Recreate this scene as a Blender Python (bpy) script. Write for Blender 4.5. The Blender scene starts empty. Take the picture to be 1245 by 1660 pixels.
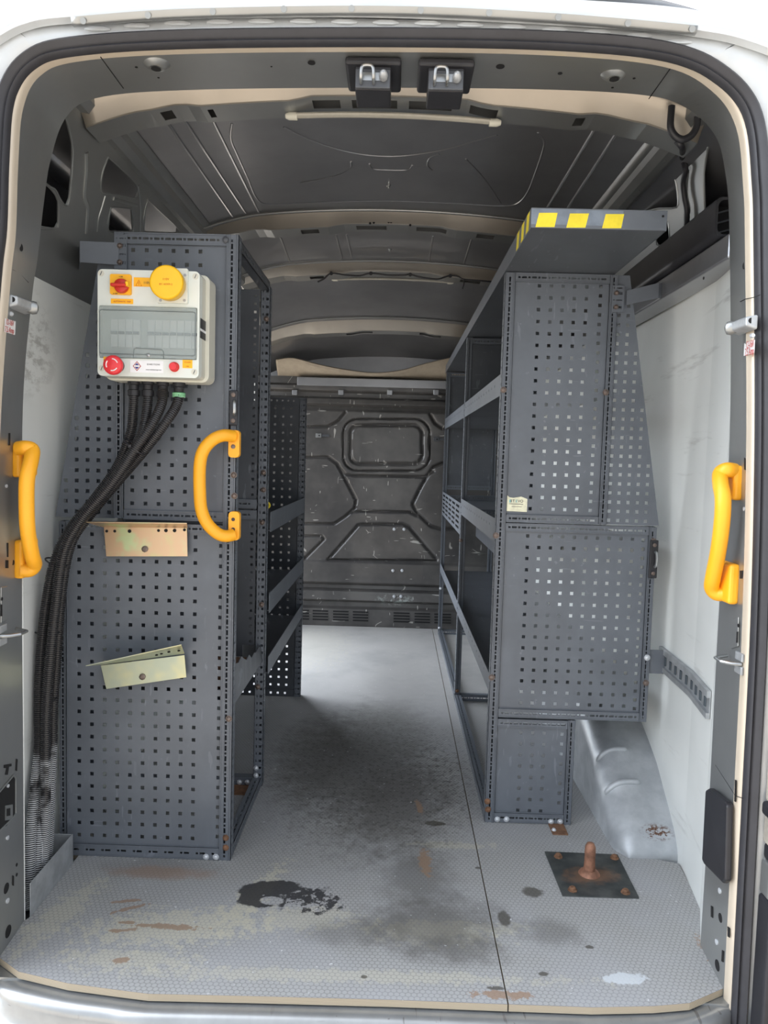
import bpy, math, random
from mathutils import Vector, Matrix, geometry
random.seed(4)
V = Vector
S = bpy.context.scene
COL = S.collection

# ------------------------------------------------------------------ camera
FPX, CAMP = 1200.0, V((0, -1.55, 1.15))
Yc = V(((640-622.5)/FPX, (830-745)/FPX, -1.0)).normalized()
_a, _b = math.sin(.028), math.cos(.028)
Zc = V((_a, _b, -(_a*Yc.x+_b*Yc.y)/Yc.z)).normalized()
Xc = Yc.cross(Zc)
RW = Matrix((Xc, Yc, Zc))            # world = RW @ camera vector
cd = bpy.data.cameras.new('camera'); cam = bpy.data.objects.new('camera', cd); COL.objects.link(cam)
cam.matrix_world = Matrix.Translation(CAMP) @ RW.to_4x4()
cd.sensor_fit = 'VERTICAL'; cd.sensor_height = 36; cd.lens = FPX/1660*36
cd.clip_start = .02; cd.clip_end = 300
S.camera = cam

# ------------------------------------------------------------------ light
S.view_settings.view_transform = 'Standard'; S.view_settings.look = 'None'
S.view_settings.gamma = 1; S.view_settings.use_curve_mapping = False
S.view_settings.exposure = 0.38
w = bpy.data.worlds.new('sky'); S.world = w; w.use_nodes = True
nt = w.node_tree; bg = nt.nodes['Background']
sky = nt.nodes.new('ShaderNodeTexSky'); sky.sky_type = 'NISHITA'; sky.sun_disc = False
sky.sun_elevation = math.radians(50); sky.sun_rotation = math.radians(40); sky.dust_density = 2.5
mxs = nt.nodes.new('ShaderNodeMix'); mxs.data_type = 'RGBA'; mxs.inputs[0].default_value = .72
mxs.inputs[7].default_value = (5.0, 5.15, 5.35, 1)
nt.links.new(sky.outputs[0], mxs.inputs[6]); nt.links.new(mxs.outputs[2], bg.inputs[0]); 
# sky patch ahead and left of the van, added to light the deep floor
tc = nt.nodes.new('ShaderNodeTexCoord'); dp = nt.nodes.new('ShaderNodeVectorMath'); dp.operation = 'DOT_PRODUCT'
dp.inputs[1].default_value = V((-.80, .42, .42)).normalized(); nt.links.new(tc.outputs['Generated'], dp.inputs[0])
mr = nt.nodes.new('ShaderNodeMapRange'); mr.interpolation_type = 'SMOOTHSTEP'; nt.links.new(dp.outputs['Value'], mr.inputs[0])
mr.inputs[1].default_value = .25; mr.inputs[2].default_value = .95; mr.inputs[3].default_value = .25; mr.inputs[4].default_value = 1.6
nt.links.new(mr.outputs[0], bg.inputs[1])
sd = bpy.data.lights.new('sun', 'SUN'); sd.energy = 3.2; sd.angle = .02; sd.color = (1, .93, .82)
so = bpy.data.objects.new('sun', sd); COL.objects.link(so)
so.rotation_euler = V((-.15, .36, 1.0)).to_track_quat('Z', 'Y').to_euler()

def on(px, py, ax, val):
    """world point seen at a pixel, on the plane axis = val (used to take measurements off the photograph)"""
    d = RW @ V(((px-622.5)/FPX, (830-py)/FPX, -1)); i = 'xyz'.index(ax)
    return CAMP + d*((val-CAMP[i])/d[i])
def onplane(px, py, p0, n):
    d = RW @ V(((px-622.5)/FPX, (830-py)/FPX, -1)); n = V(n)
    return CAMP + d*((V(p0)-CAMP).dot(n)/d.dot(n))

# ------------------------------------------------------------------ materials
def L(r, g, b):
    f = lambda c: (c/255/12.92 if c/255 <= .04045 else ((c/255+.055)/1.055)**2.4)
    return (f(r), f(g), f(b), 1)
class NT:
    def __init__(s, name):
        s.m = bpy.data.materials.new(name); s.m.use_nodes = True; s.t = s.m.node_tree
        s.p = s.t.nodes['Principled BSDF']
        g = s.t.nodes.new('ShaderNodeNewGeometry'); s.pos = g.outputs['Position']
    def n(s, ty, **k):
        nd = s.t.nodes.new(ty)
        for a, b in k.items(): setattr(nd, a, b)
        return nd
    def put(s, sock, v):
        if isinstance(v, bpy.types.NodeSocket): s.t.links.new(v, sock)
        else: sock.default_value = v
    def math(s, op, a, b=0, c=0, clamp=False):
        nd = s.n('ShaderNodeMath', operation=op, use_clamp=clamp)
        s.put(nd.inputs[0], a); s.put(nd.inputs[1], b); s.put(nd.inputs[2], c)
        return nd.outputs[0]
    def vm(s, op, a, b=None):
        nd = s.n('ShaderNodeVectorMath', operation=op); s.put(nd.inputs[0], a)
        if b is not None: s.put(nd.inputs[1], b)
        return nd.outputs['Value'] if op in ('DOT_PRODUCT', 'LENGTH', 'DISTANCE') else nd.outputs[0]
    def noise(s, scale, detail=3, rough=.6, vec=None, stretch=None):
        nd = s.n('ShaderNodeTexNoise'); nd.inputs['Scale'].default_value = scale
        nd.inputs['Detail'].default_value = detail; nd.inputs['Roughness'].default_value = rough
        v = vec or s.pos
        if stretch: v = s.vm('MULTIPLY', v, stretch)
        s.put(nd.inputs['Vector'], v); return nd.outputs['Fac']
    def step(s, x, lo, hi):
        nd = s.n('ShaderNodeMapRange', interpolation_type='SMOOTHSTEP'); s.put(nd.inputs[0], x)
        nd.inputs[1].default_value = lo; nd.inputs[2].default_value = hi
        return nd.outputs[0]
    def mix(s, f, a, b):
        nd = s.n('ShaderNodeMix', data_type='RGBA'); s.put(nd.inputs[0], f); s.put(nd.inputs[6], a); s.put(nd.inputs[7], b)
        return nd.outputs[2]
    def blob(s, cx, cy, rx, ry, rot=0, soft=.35, nz=None, amp=.5):
        """ellipse mask on the xy plane, ragged by noise"""
        mp = s.n('ShaderNodeMapping', vector_type='TEXTURE'); mp.inputs['Location'].default_value = (cx, cy, 0)
        mp.inputs['Rotation'].default_value = (0, 0, rot); mp.inputs['Scale'].default_value = (rx, ry, 1e3)
        s.put(mp.inputs['Vector'], s.pos)
        d = s.vm('LENGTH', mp.outputs[0])
        if nz is not None: d = s.math('ADD', d, s.math('MULTIPLY', s.math('SUBTRACT', nz, .5), amp*2))
        return s.math('SUBTRACT', 1, s.step(d, 1-soft, 1+soft))
    def bump(s, h, st=.3, dist=.002):
        b = s.n('ShaderNodeBump'); b.inputs['Strength'].default_value = st; b.inputs['Distance'].default_value = dist
        s.put(b.inputs['Height'], h); s.t.links.new(b.outputs[0], s.p.inputs['Normal'])
    def done(s, col, rough=.5, metal=0, spec=None, coat=0):
        s.put(s.p.inputs['Base Color'], col); s.put(s.p.inputs['Roughness'], rough); s.put(s.p.inputs['Metallic'], metal)
        if spec is not None: s.p.inputs['Specular IOR Level'].default_value = spec
        s.p.inputs['Coat Weight'].default_value = coat
        return s.m

def plain(name, col, rough=.5, metal=0, var=.12, scale=9, bump=0, coat=0, scratch=0, scol=None, spec=None):
    t = NT(name)
    nz = t.noise(scale, 4)
    dark = tuple(c*(1-var) for c in col[:3])+(1,); lite = tuple(min(1, c*(1+var)) for c in col[:3])+(1,)
    c = t.mix(t.step(nz, .3, .7), dark, lite)
    if scratch:
        n2 = t.noise(11, 2, .5, stretch=(7, 1, 1.4)); n3 = t.noise(2.3, 3)
        m = t.math('MULTIPLY', t.step(n2, .70-.05*scratch, .73-.04*scratch), t.step(n3, .42, .6))
        n4 = t.noise(13, 2, .5, stretch=(1, 1, 9)); m2 = t.math('MULTIPLY', t.step(n4, .70, .74), t.step(t.noise(3.1, 2), .50, .60))
        m3 = t.math('MULTIPLY', t.step(t.noise(48, 2, .5), .70, .74), t.step(t.noise(3.7, 2), .48, .58))
        m = t.math('MULTIPLY', t.math('MAXIMUM', m, t.math('MAXIMUM', m2, m3)), .5)
        c = t.mix(m, c, scol or L(120, 125, 132))
    if bump: t.bump(t.noise(bump, 2), .15, .0006)
    return t.done(c, rough, metal, spec, coat)

M = {}
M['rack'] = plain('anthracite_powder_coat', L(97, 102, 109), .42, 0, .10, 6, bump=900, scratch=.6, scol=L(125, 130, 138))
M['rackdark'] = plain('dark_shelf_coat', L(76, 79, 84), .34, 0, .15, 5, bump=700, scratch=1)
M['board'] = None
M['primer'] = plain('grey_primer_paint', L(158, 160, 159), .36, .72, .06, 4, coat=.25, spec=.6)
M['primer_dark'] = plain('roof_steel_paint', L(150, 151, 154), .30, .7, .10, 3, coat=.3)
M['silver'] = plain('silver_body_paint', L(208, 212, 214), .36, .25, .04, 12, coat=.5)
M['archpaint'] = plain('silver_arch_paint', L(176, 180, 184), .48, .35, .08, 14, coat=.1, scratch=.3, scol=L(110, 95, 80))
M['rubber'] = plain('black_rubber', L(48, 48, 52), .5, 0, .1, 20)
M['black'] = plain('black_plastic', L(38, 38, 42), .45, 0, .15, 14, bump=500)
def m_arch():
    t = NT('silver_arch_paint_rusted')
    c = t.mix(t.step(t.noise(14, 4), .3, .7), L(164, 168, 172), L(184, 188, 191))
    sp = t.vm('LENGTH', t.vm('DIVIDE', t.vm('SUBTRACT', t.pos, (.815, .605, .06)), (.055, .04, .022)))
    m = t.math('MULTIPLY', t.math('SUBTRACT', 1, t.step(sp, .5, 1.1)), t.step(t.noise(70, 4, .7, stretch=(1, 1, 2)), .47, .54))
    c = t.mix(m, c, L(96, 66, 48))
    return t.done(c, .46, .35, coat=.1)
M['archpaint'] = m_arch()
M['bow'] = plain('bow_face_reflection_tan', L(176, 167, 154), .38, .7, .06, 4, coat=.2)  # ground's tan reflection put into the colour of the bow faces
M['sill'] = plain('scuffed_sill_paint', L(158, 160, 160), .3, .65, .10, 9, coat=.4, scratch=.3, scol=L(90, 85, 78))
M['void'] = plain('dark_opening', L(14, 14, 16), .8)
M['hose'] = None
M['yellow'] = plain('yellow_grab_plastic', L(246, 172, 34), .42, 0, .05, 8)
M['yellowsheet'] = plain('yellow_tape', L(240, 218, 50), .5, 0, .08, 30)
M['yellowcap'] = plain('yellow_socket_plastic', L(246, 190, 22), .4, 0, .04, 12)
M['steel'] = plain('bare_steel', L(170, 172, 172), .3, .9, .15, 30)
M['galv'] = plain('galvanised_steel', L(172, 175, 177), .48, .5, .14, 26)
M['white_bolt'] = plain('zinc_bolt', L(205, 208, 212), .35, .4, .1, 50)
M['rust'] = plain('rusty_steel', L(120, 88, 66), .85, .1, .35, 60)
M['brownbolt'] = plain('dull_bolt', L(118, 105, 98), .5, .6, .2, 60)
M['enclosure'] = plain('pale_grey_enclosure', L(222, 226, 218), .38, 0, .03, 9)
M['enclosure2'] = plain('enclosure_base', L(212, 210, 196), .42, 0, .04, 9)
M['red'] = plain('red_button', L(222, 52, 58), .35, 0, .05, 20)
M['redswitch'] = plain('red_switch', L(205, 48, 36), .4, 0, .06, 20)
M['sticker'] = plain('white_sticker', L(236, 236, 236), .5, 0, .03, 20)
M['orange'] = plain('orange_sticker', L(255, 185, 30), .5, 0, .03, 20)
M['ink'] = plain('dark_ink', L(60, 50, 50), .6)
M['inkred'] = plain('red_ink', L(176, 70, 62), .6)
M['inkorange'] = plain('orange_ink', L(205, 110, 20), .6)
M['inkblue'] = plain('blue_ink', L(60, 60, 130), .6)
M['inkteal'] = plain('teal_ink', L(80, 170, 180), .6)
M['agedsticker'] = plain('aged_cream_sticker', L(226, 224, 196), .6, 0, .12, 60)
M['toggles'] = plain('breaker_toggle', L(70, 78, 84), .5)
M['breaker'] = plain('breaker_white', L(214, 218, 214), .5)
M['tray'] = plain('enclosure_inside', L(190, 197, 190), .6)
M['green'] = plain('green_stripe_sleeve', L(190, 225, 195), .5)
M['greenink'] = plain('green_ink', L(60, 150, 90), .5)
M['led'] = plain('led_strip_cover', L(176, 172, 160), .35, 0, .05, 60)
M['cloth'] = plain('beige_headliner', L(172, 160, 142), .85, 0, .06, 30)
M['cream'] = plain('cream_flange_paint', L(196, 184, 166), .4, .2, .04, 6, coat=.4)
M['asphalt'] = plain('sunlit_paving', L(172, 162, 149), .9, 0, .2, 3)
M['skirt'] = plain('outer_wall_skin', L(70, 70, 74), .5, .2, .1, 3)

t = NT('clear_cover'); t.p.inputs['Alpha'].default_value = .38
M['clear'] = t.done(L(176, 186, 184), .12, 0)

def m_board():
    t = NT('white_wall_board')
    c = t.mix(t.step(t.noise(2, 3), .3, .7), L(216, 219, 216), L(228, 230, 227))
    sc = t.noise(5, 5, .65, stretch=(1, .35, 3.2))
    c = t.mix(t.math('MULTIPLY', t.step(sc, .60, .74), .40), c, L(120, 118, 112))
    # rubbed smudge high on the left board
    p = t.vm('SUBTRACT', t.pos, (-.9, .36, 1.42)); d = t.vm('LENGTH', t.vm('DIVIDE', p, (.5, .17, .16)))
    m = t.math('MULTIPLY', t.math('SUBTRACT', 1, t.step(d, .3, 1.1)), t.step(t.noise(16, 5, .7, stretch=(1, 1, 2)), .45, .62))
    c = t.mix(t.math('MULTIPLY', m, .5), c, L(112, 108, 98))
    return t.done(c, .5)
M['board'] = m_board()

def m_hose():
    t = NT('black_corrugated_conduit')
    z = t.n('ShaderNodeSeparateXYZ'); t.put(z.inputs[0], t.pos)
    zz = t.math('ADD', z.outputs[2], t.math('MULTIPLY', t.math('SUBTRACT', t.noise(30, 3), .5), .05))
    f = t.math('SUBTRACT', 1, t.step(zz, .335, .36))  # pale silver-grey towards the lower end
    f = t.math('MULTIPLY', f, t.step(t.noise(14, 3), .30, .48))
    c = t.mix(f, L(50, 48, 48), L(186, 188, 190))
    return t.done(c, .38, 0)
M['hose'] = m_hose()

def m_gold():
    t = NT('gold_passivated_zinc')
    n = t.noise(9, 3)
    c = t.mix(t.step(n, .35, .5), L(200, 190, 145), L(208, 178, 146))
    c = t.mix(t.step(n, .52, .68), c, L(190, 205, 160))
    return t.done(c, .36, .7)
M['gold'] = m_gold()
def m_greenzinc():
    t = NT('dull_passivated_zinc'); n = t.noise(8, 3)
    c = t.mix(t.step(n, .35, .65), L(178, 186, 168), L(206, 202, 160))
    return t.done(c, .42, .6)
M['zinc'] = m_greenzinc()

def m_floor():
    t = NT('hex_film_faced_ply')
    s = .0125; sy = s*1.7320508
    def mod(v, off):
        a = t.vm('ADD', v, (50+off[0], 50+off[1], 0))
        return t.vm('SUBTRACT', t.vm('MODULO', a, (s, sy, 1e3)), (s/2, sy/2, 0))
    pv = t.vm('MULTIPLY', t.pos, (1, 1, 0))
    a = mod(pv, (0, 0)); b = mod(pv, (s/2, sy/2))
    dm = t.math('MINIMUM', t.vm('LENGTH', a), t.vm('LENGTH', b))
    dot = t.math('SUBTRACT', 1, t.step(dm, s*.36, s*.50))
    n1 = t.noise(3.2, 5, .6); n2 = t.noise(16, 5, .7); n3 = t.noise(60, 3, .6); n4 = t.noise(38, 4, .75)
    sp = t.n('ShaderNodeSeparateXYZ'); t.put(sp.inputs[0], t.pos)
    base = t.mix(dot, L(136, 136, 134), L(162, 162, 160))
    base = t.mix(t.math('MULTIPLY', t.step(n1, .35, .7), .35), base, L(168, 170, 176))
    # side door's light painted in as a paler grey deep inside the van
    far = t.step(sp.outputs[1], 1.2, 2.4)
    base = t.mix(t.math('MULTIPLY', far, t.step(n1, .2, .6)), base, L(172, 171, 168))
    c = base
    def lay(m, col, k=1.0):
        nonlocal c
        c = t.mix(t.math('MULTIPLY', m, k), c, col)
    # pale yellow wear where the film has gone (shows between and on the dots)
    inv = t.math('SUBTRACT', 1, dot)
    for cx, cy, rx, ry, r, k in [(-.50, .17, .22, .065, .15, .8), (-.34, .30, .035, .15, -.35, .8), (-.58, .05, .16, .03, 0, .6), (-.20, .22, .13, .05, .1, .55),
                                 (.16, .20, .20, .03, .05, .5), (-.10, .02, .5, .02, .02, .5), (-.80, .20, .04, .15, -.3, .6), (.2, .60, .12, .02, 0, .6), (-.5, 2.9, .25, .5, 0, .35), (.13, .18, .14, .05, 0, .5)]:
        m = t.blob(cx, cy, rx*.95, ry*.95, r, .16, n4, 2.3)
        lay(t.math('MULTIPLY', m, t.math('ADD', .55, t.math('MULTIPLY', dot, .45))), L(188, 184, 166), k*.9)
    # dark grime down the middle
    for cx, cy, rx, ry, r, k in [(-.10, 1.15, .26, .42, .15, .62), (.05, .85, .16, .30, -.3, .55), (-.02, 1.5, .22, .35, 0, .35), (.10, .42, .09, .14, 0, .55), (.13, .22, .16, .10, .2, .65),
                                 (.18, .12, .10, .05, 0, .5), (-.06, .18, .12, .05, .2, .4), (-.28, 1.25, .12, .4, 0, .35), (-.62, .43, .14, .05, 0, .35), (.42, .20, .06, .05, 0, .45), (.05, 2.2, .15, .6, 0, .22)]:
        m = t.blob(cx, cy, rx, ry, r, .6, n2, .9)
        lay(m, L(84, 82, 78), k)
    m = t.math('MULTIPLY', t.blob(-.05, 1.1, .40, .55, 0, .5, n1, .6), t.step(n3, .52, .62)); lay(m, L(60, 58, 56), .5)
    lay(t.blob(-.60, .40, .13, .03, 0, .5, n2, .8), L(150, 118, 92), .5)
    # torn black rubber residue
    rg = t.noise(34, 4, .7)
    m = t.math('MAXIMUM', t.blob(-.30, .345, .085, .035, .15, .08, rg, .5), t.blob(-.315, .30, .055, .042, 0, .08, rg, .6))
    m = t.math('MAXIMUM', m, t.math('MULTIPLY', t.blob(-.19, .30, .085, .055, 0, .15, rg, 1.0), t.step(n2, .45, .5)))
    m = t.math('MULTIPLY', m, t.math('SUBTRACT', 1, t.blob(-.285, .29, .03, .018, 0, .1, rg, .4)))
    lay(m, L(50, 50, 52), .93)
    # gouges down to bare wood
    for cx, cy, rx, ry, r in [(-.52, .17, .075, .010, -.05), (-.66, .265, .035, .006, .2), (-.64, .235, .04, .007, .5), (-.62, .18, .02, .006, 0), (-.585, .045, .02, .010, .3), (-.62, .15, .03, .006, .2),
                              (.12, .50, .016, .07, 0), (.115, .84, .010, .05, .1), (.27, -.02, .06, .012, 0), (.795, .13, .02, .06, .2)]:
        lay(t.blob(cx, cy, rx, ry, r, .15, n4, 2.0), L(146, 120, 98), .8)
    # small dark spots and white paint flecks
    for cx, cy, rx, ry in [(.405, .37, .028, .022), (.31, .25, .016, .03), (.27, .48, .008, .006), (-.035, .02, .008, .006), (.255, .0, .02, .006), (.16, .73, .03, .015), (.37, .05, .012, .008), (.5, .15, .01, .006)]:
        lay(t.blob(cx, cy, rx, ry, 0, .2, rg, .6), L(70, 66, 58), .8)
    lay(t.blob(.55, .045, .05, .018, .1, .12, rg, .9), L(200, 206, 210), .8)
    fl = t.math('MULTIPLY', t.step(t.noise(75, 1, .5), .74, .76), t.step(n1, .40, .55)); lay(fl, L(212, 214, 214), .8)
    t.bump(dot, .25, .0006)
    return t.done(c, t.math('ADD', .36, t.math('MULTIPLY', n2, .25)), 0)
M['floor'] = m_floor()
def m_plyedge():
    t = NT('ply_edge'); sp = t.n('ShaderNodeSeparateXYZ'); t.put(sp.inputs[0], t.pos)
    wv = t.math('SINE', t.math('MULTIPLY', sp.outputs[2], 2400))
    return t.done(t.mix(t.step(wv, -.3, .3), L(128, 116, 98), L(180, 170, 150)), .8)
M['plyedge'] = m_plyedge()
def m_bulk():
    t = NT('scratched_black_bulkhead')
    c = t.mix(t.step(t.noise(3, 4), .3, .7), L(62, 61, 61), L(90, 88, 86))
    v = t.n('ShaderNodeTexVoronoi', feature='DISTANCE_TO_EDGE'); v.inputs['Scale'].default_value = 5.5
    nn = t.n('ShaderNodeTexNoise'); nn.inputs['Scale'].default_value = 3; t.put(nn.inputs['Vector'], t.pos)
    t.put(v.inputs['Vector'], t.vm('ADD', t.pos, t.vm('MULTIPLY', nn.outputs['Color'], (.3, .3, .3))))
    m = t.math('MULTIPLY', t.math('SUBTRACT', 1, t.step(v.outputs[0], .004, .014)), t.step(t.noise(9, 2), .63, .66))
    n2 = t.noise(22, 1, .5, stretch=(2.6, 1, .55)); m2 = t.math('MULTIPLY', t.step(n2, .735, .75), t.step(t.noise(3, 2), .40, .5))
    m3 = t.math('MULTIPLY', t.step(t.noise(18, 1, .5, stretch=(.5, 1, 3)), .73, .745), t.step(t.noise(4, 2), .45, .55))
    m = t.math('MAXIMUM', m, t.math('MAXIMUM', m2, m3))
    c = t.mix(t.math('MULTIPLY', m, .7), c, L(190, 188, 182))
    d = t.vm('LENGTH', t.vm('DIVIDE', t.vm('SUBTRACT', t.pos, (.03, 3.45, .19)), (.14, 1, .045)))
    sm = t.math('MULTIPLY', t.math('SUBTRACT', 1, t.step(d, .4, 1.2)), t.step(t.noise(26, 4), .48, .58))
    c = t.mix(t.math('MULTIPLY', sm, .6), c, L(170, 180, 176))
    return t.done(c, .33, .1, coat=.15)
M['bulk'] = m_bulk()
def m_plate():
    t = NT('worn_floor_plate')
    c = t.mix(t.step(t.noise(12, 5), .35, .7), L(62, 66, 66), L(92, 94, 92))
    m = t.blob(.585, .455, .07, .035, .2, .5, t.noise(30, 4), 1.0)
    c = t.mix(t.math('MULTIPLY', m, .6), c, L(140, 105, 80))
    return t.done(c, .55, .4)
M['plate'] = m_plate()

# ------------------------------------------------------------------ mesh builder
def wloc(o):
    p = V((0, 0, 0))
    while o is not None: p += o.location; o = o.parent
    return p
def props(o, label=None, cat=None, group=None, kind=None):
    for k, v in (('label', label), ('category', cat), ('group', group), ('kind', kind)):
        if v: o[k] = v
    return o
def thing(name, label, cat, loc, group=None):
    o = bpy.data.objects.new(name, None); o.empty_display_size = .05; COL.objects.link(o); o.location = loc
    return props(o, label, cat, group)
class MB:
    def __init__(s): s.v = []; s.f = []; s.mi = []; s.cur = 0
    def add(s, vs, fs):
        k = len(s.v); s.v += [tuple(x) for x in vs]; s.f += [tuple(i+k for i in f) for f in fs]; s.mi += [s.cur]*len(fs); return s
    def box(s, a, b):
        x0, y0, z0 = a; x1, y1, z1 = b
        return s.add([(x0,y0,z0),(x1,y0,z0),(x1,y1,z0),(x0,y1,z0),(x0,y0,z1),(x1,y0,z1),(x1,y1,z1),(x0,y1,z1)],
                     [(0,3,2,1),(4,5,6,7),(0,1,5,4),(1,2,6,5),(2,3,7,6),(3,0,4,7)])
    def hexa(s, p):   # 8 points, bottom ring then top ring
        return s.add(p, [(0,3,2,1),(4,5,6,7),(0,1,5,4),(1,2,6,5),(2,3,7,6),(3,0,4,7)])
    def beam(s, p, q, up, wd, ht):
        """rectangular bar from p to q, wd across, ht along up"""
        p, q, up = V(p), V(q), V(up); d = (q-p).normalized(); sd = d.cross(up).normalized(); up = sd.cross(d)
        a, b = sd*wd/2, up*ht/2
        return s.hexa([p-a-b, p+a-b, q+a-b, q-a-b, p-a+b, p+a+b, q+a+b, q-a+b])
    def tube(s, pts, r, seg=10, closed=False, cap=True, flat=None):
        pts = [V(p) for p in pts]; n = len(pts); rs = r if isinstance(r, (list, tuple)) else [r]*n
        up = None; vs = []; fs = []
        for i in range(n):
            a = pts[(i-1) % n] if (closed or i) else pts[i]; b = pts[(i+1) % n] if (closed or i < n-1) else pts[i]
            d = (b-a).normalized()
            if up is None: up = V((0, 0, 1)) if abs(d.z) < .9 else V((0, 1, 0))
            sd = d.cross(up).normalized(); up = sd.cross(d).normalized()
            for j in range(seg):
                an = 2*math.pi*j/seg; o = sd*math.cos(an)*rs[i]+up*math.sin(an)*rs[i]
                if flat: f = V(flat[0]); o -= f*o.dot(f)*(1-flat[1])
                vs.append(pts[i]+o)
        m = n if closed else n-1
        for i in range(m):
            for j in range(seg):
                a = i*seg+j; b = i*seg+(j+1) % seg; c = ((i+1) % n)*seg+(j+1) % seg; d = ((i+1) % n)*seg+j
                fs.append((a, b, c, d))
        if cap and not closed: fs += [tuple(range(seg))[::-1], tuple(range((n-1)*seg, n*seg))]
        return s.add(vs, fs)
    def lathe(s, prof, o, ax, seg=24):
        o, ax = V(o), V(ax).normalized(); u = ax.orthogonal().normalized(); w_ = ax.cross(u); vs = []; fs = []
        for r, h in prof:
            for j in range(seg):
                an = 2*math.pi*j/seg; vs.append(o+ax*h+(u*math.cos(an)+w_*math.sin(an))*r)
        for i in range(len(prof)-1):
            for j in range(seg):
                fs.append((i*seg+j, i*seg+(j+1) % seg, (i+1)*seg+(j+1) % seg, (i+1)*seg+j))
        fs += [tuple(range(seg))[::-1], tuple(range((len(prof)-1)*seg, len(prof)*seg))]
        return s.add(vs, fs)
    def perf(s, O, u, v, W, H, cols, rows, t=.0016, u0=0):
        """plate in plane (u,v) with holes at every column interval x row interval"""
        O, u, v = V(O), V(u).normalized(), V(v).normalized(); n = u.cross(v)
        us = [u0]; cu = []
        for a, b in sorted(cols):
            if a > u0 and b < u0+W: cu.append(len(us)); us += [a, b]
        us.append(u0+W); vv = [0]; cv = []
        for a, b in sorted(rows):
            if a > 0 and b < H: cv.append(len(vv)); vv += [a, b]
        vv.append(H); nu, nv = len(us), len(vv); cu = set(cu); cv = set(cv)
        vs = [O+u*a+v*b+n*h for h in (0, -t) for b in vv for a in us]; fs = []
        I = lambda i, j, k: k*nu*nv+j*nu+i
        hole = lambda i, j: i in cu and j in cv
        for j in range(nv-1):
            for i in range(nu-1):
                if hole(i, j):
                    for (a, b), (c, d) in (((i,j),(i+1,j)), ((i+1,j),(i+1,j+1)), ((i+1,j+1),(i,j+1)), ((i,j+1),(i,j))):
                        fs.append((I(a,b,0), I(a,b,1), I(c,d,1), I(c,d,0))[::-1])
                else:
                    fs.append((I(i,j,0), I(i+1,j,0), I(i+1,j+1,0), I(i,j+1,0)))
                    fs.append((I(i,j,1), I(i,j+1,1), I(i+1,j+1,1), I(i+1,j,1)))
        for i in range(nu-1): fs += [(I(i,0,0), I(i,0,1), I(i+1,0,1), I(i+1,0,0)), (I(i,nv-1,0), I(i+1,nv-1,0), I(i+1,nv-1,1), I(i,nv-1,1))]
        for j in range(nv-1): fs += [(I(0,j,0), I(0,j+1,0), I(0,j+1,1), I(0,j,1)), (I(nu-1,j,0), I(nu-1,j,1), I(nu-1,j+1,1), I(nu-1,j+1,0))]
        return s.add(vs, fs)
    def plate(s, loops, O, u, v, t):
        """flat plate with holes: loops in (u,v), first the outline; thickness t behind the u x v side"""
        O, u, v = V(O), V(u).normalized(), V(v).normalized(); n = u.cross(v)
        L3 = [[V((a, b, 0)) for a, b in lp] for lp in loops]
        tri = geometry.tessellate_polygon(L3); fl = [p for lp in L3 for p in lp]; k = len(fl)
        vs = [O+u*p.x+v*p.y for p in fl]+[O+u*p.x+v*p.y-n*t for p in fl]; fs = []
        for a, b, c in tri:
            A = (fl[b]-fl[a]).cross(fl[c]-fl[a]).z
            if A < 0: b, c = c, b
            fs += [(a, b, c), (a+k, c+k, b+k)]
        o = 0
        for lp in L3:
            m = len(lp)
            for i in range(m):
                a, b = o+i, o+(i+1) % m; fs.append((a, a+k, b+k, b))
            o += m
        return s.add(vs, fs)
    def grid(s, rows):
        n = len(rows[0]); vs = [p for r in rows for p in r]; fs = []
        for i in range(len(rows)-1):
            for j in range(n-1): fs.append((i*n+j, i*n+j+1, (i+1)*n+j+1, (i+1)*n+j))
        return s.add(vs, fs)
    def build(s, name, mat, parent=None, label=None, cat=None, group=None, kind=None, smooth=False, bevel=0, solid=0, ang=38):
        me = bpy.data.meshes.new(name); off = wloc(parent) if parent else V((0, 0, 0))
        org = off
        if parent is None:
            xs = list(zip(*s.v)); org = V(((min(xs[0])+max(xs[0]))/2, (min(xs[1])+max(xs[1]))/2, min(xs[2])))
        me.from_pydata([tuple(V(p)-org) for p in s.v], [], s.f); me.validate()
        mats = mat if isinstance(mat, (list, tuple)) else [mat]
        for m in mats: me.materials.append(m if not isinstance(m, str) else M[m])
        if len(mats) > 1 and len(me.polygons) == len(s.mi):
            for p, i in zip(me.polygons, s.mi): p.material_index = i
        if smooth:
            for p in me.polygons: p.use_smooth = True
            me.set_sharp_from_angle(angle=math.radians(ang))
        o = bpy.data.objects.new(name, me); COL.objects.link(o)
        if parent: o.parent = parent
        else: o.location = org
        if solid:
            md = o.modifiers.new('thickness', 'SOLIDIFY'); md.thickness = solid; md.offset = 0
        if bevel:
            md = o.modifiers.new('soft_edge', 'BEVEL'); md.width = bevel; md.segments = 3; md.limit_method = 'ANGLE'; md.angle_limit = math.radians(40)
            md.harden_normals = False
        return props(o, label, cat, group, kind)
def text(s, size, O, u, v, mat, parent, name='lettering', ext=.0002, align='CENTER'):
    cu = bpy.data.curves.new(name, 'FONT'); cu.body = s; cu.size = size; cu.align_x = align; cu.align_y = 'CENTER'; cu.extrude = ext
    o = bpy.data.objects.new(name, cu); COL.objects.link(o); bpy.context.view_layer.update()
    me = bpy.data.meshes.new_from_object(o.evaluated_get(bpy.context.evaluated_depsgraph_get()))
    COL.objects.unlink(o); bpy.data.objects.remove(o)
    u, v = V(u).normalized(), V(v).normalized(); n = u.cross(v); R = Matrix((u, v, n)).transposed().to_4x4()
    me.transform(Matrix.Translation(V(O)-wloc(parent)) @ R); me.materials.clear(); me.materials.append(M[mat])
    o = bpy.data.objects.new(name, me); COL.objects.link(o); o.parent = parent; return o
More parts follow.
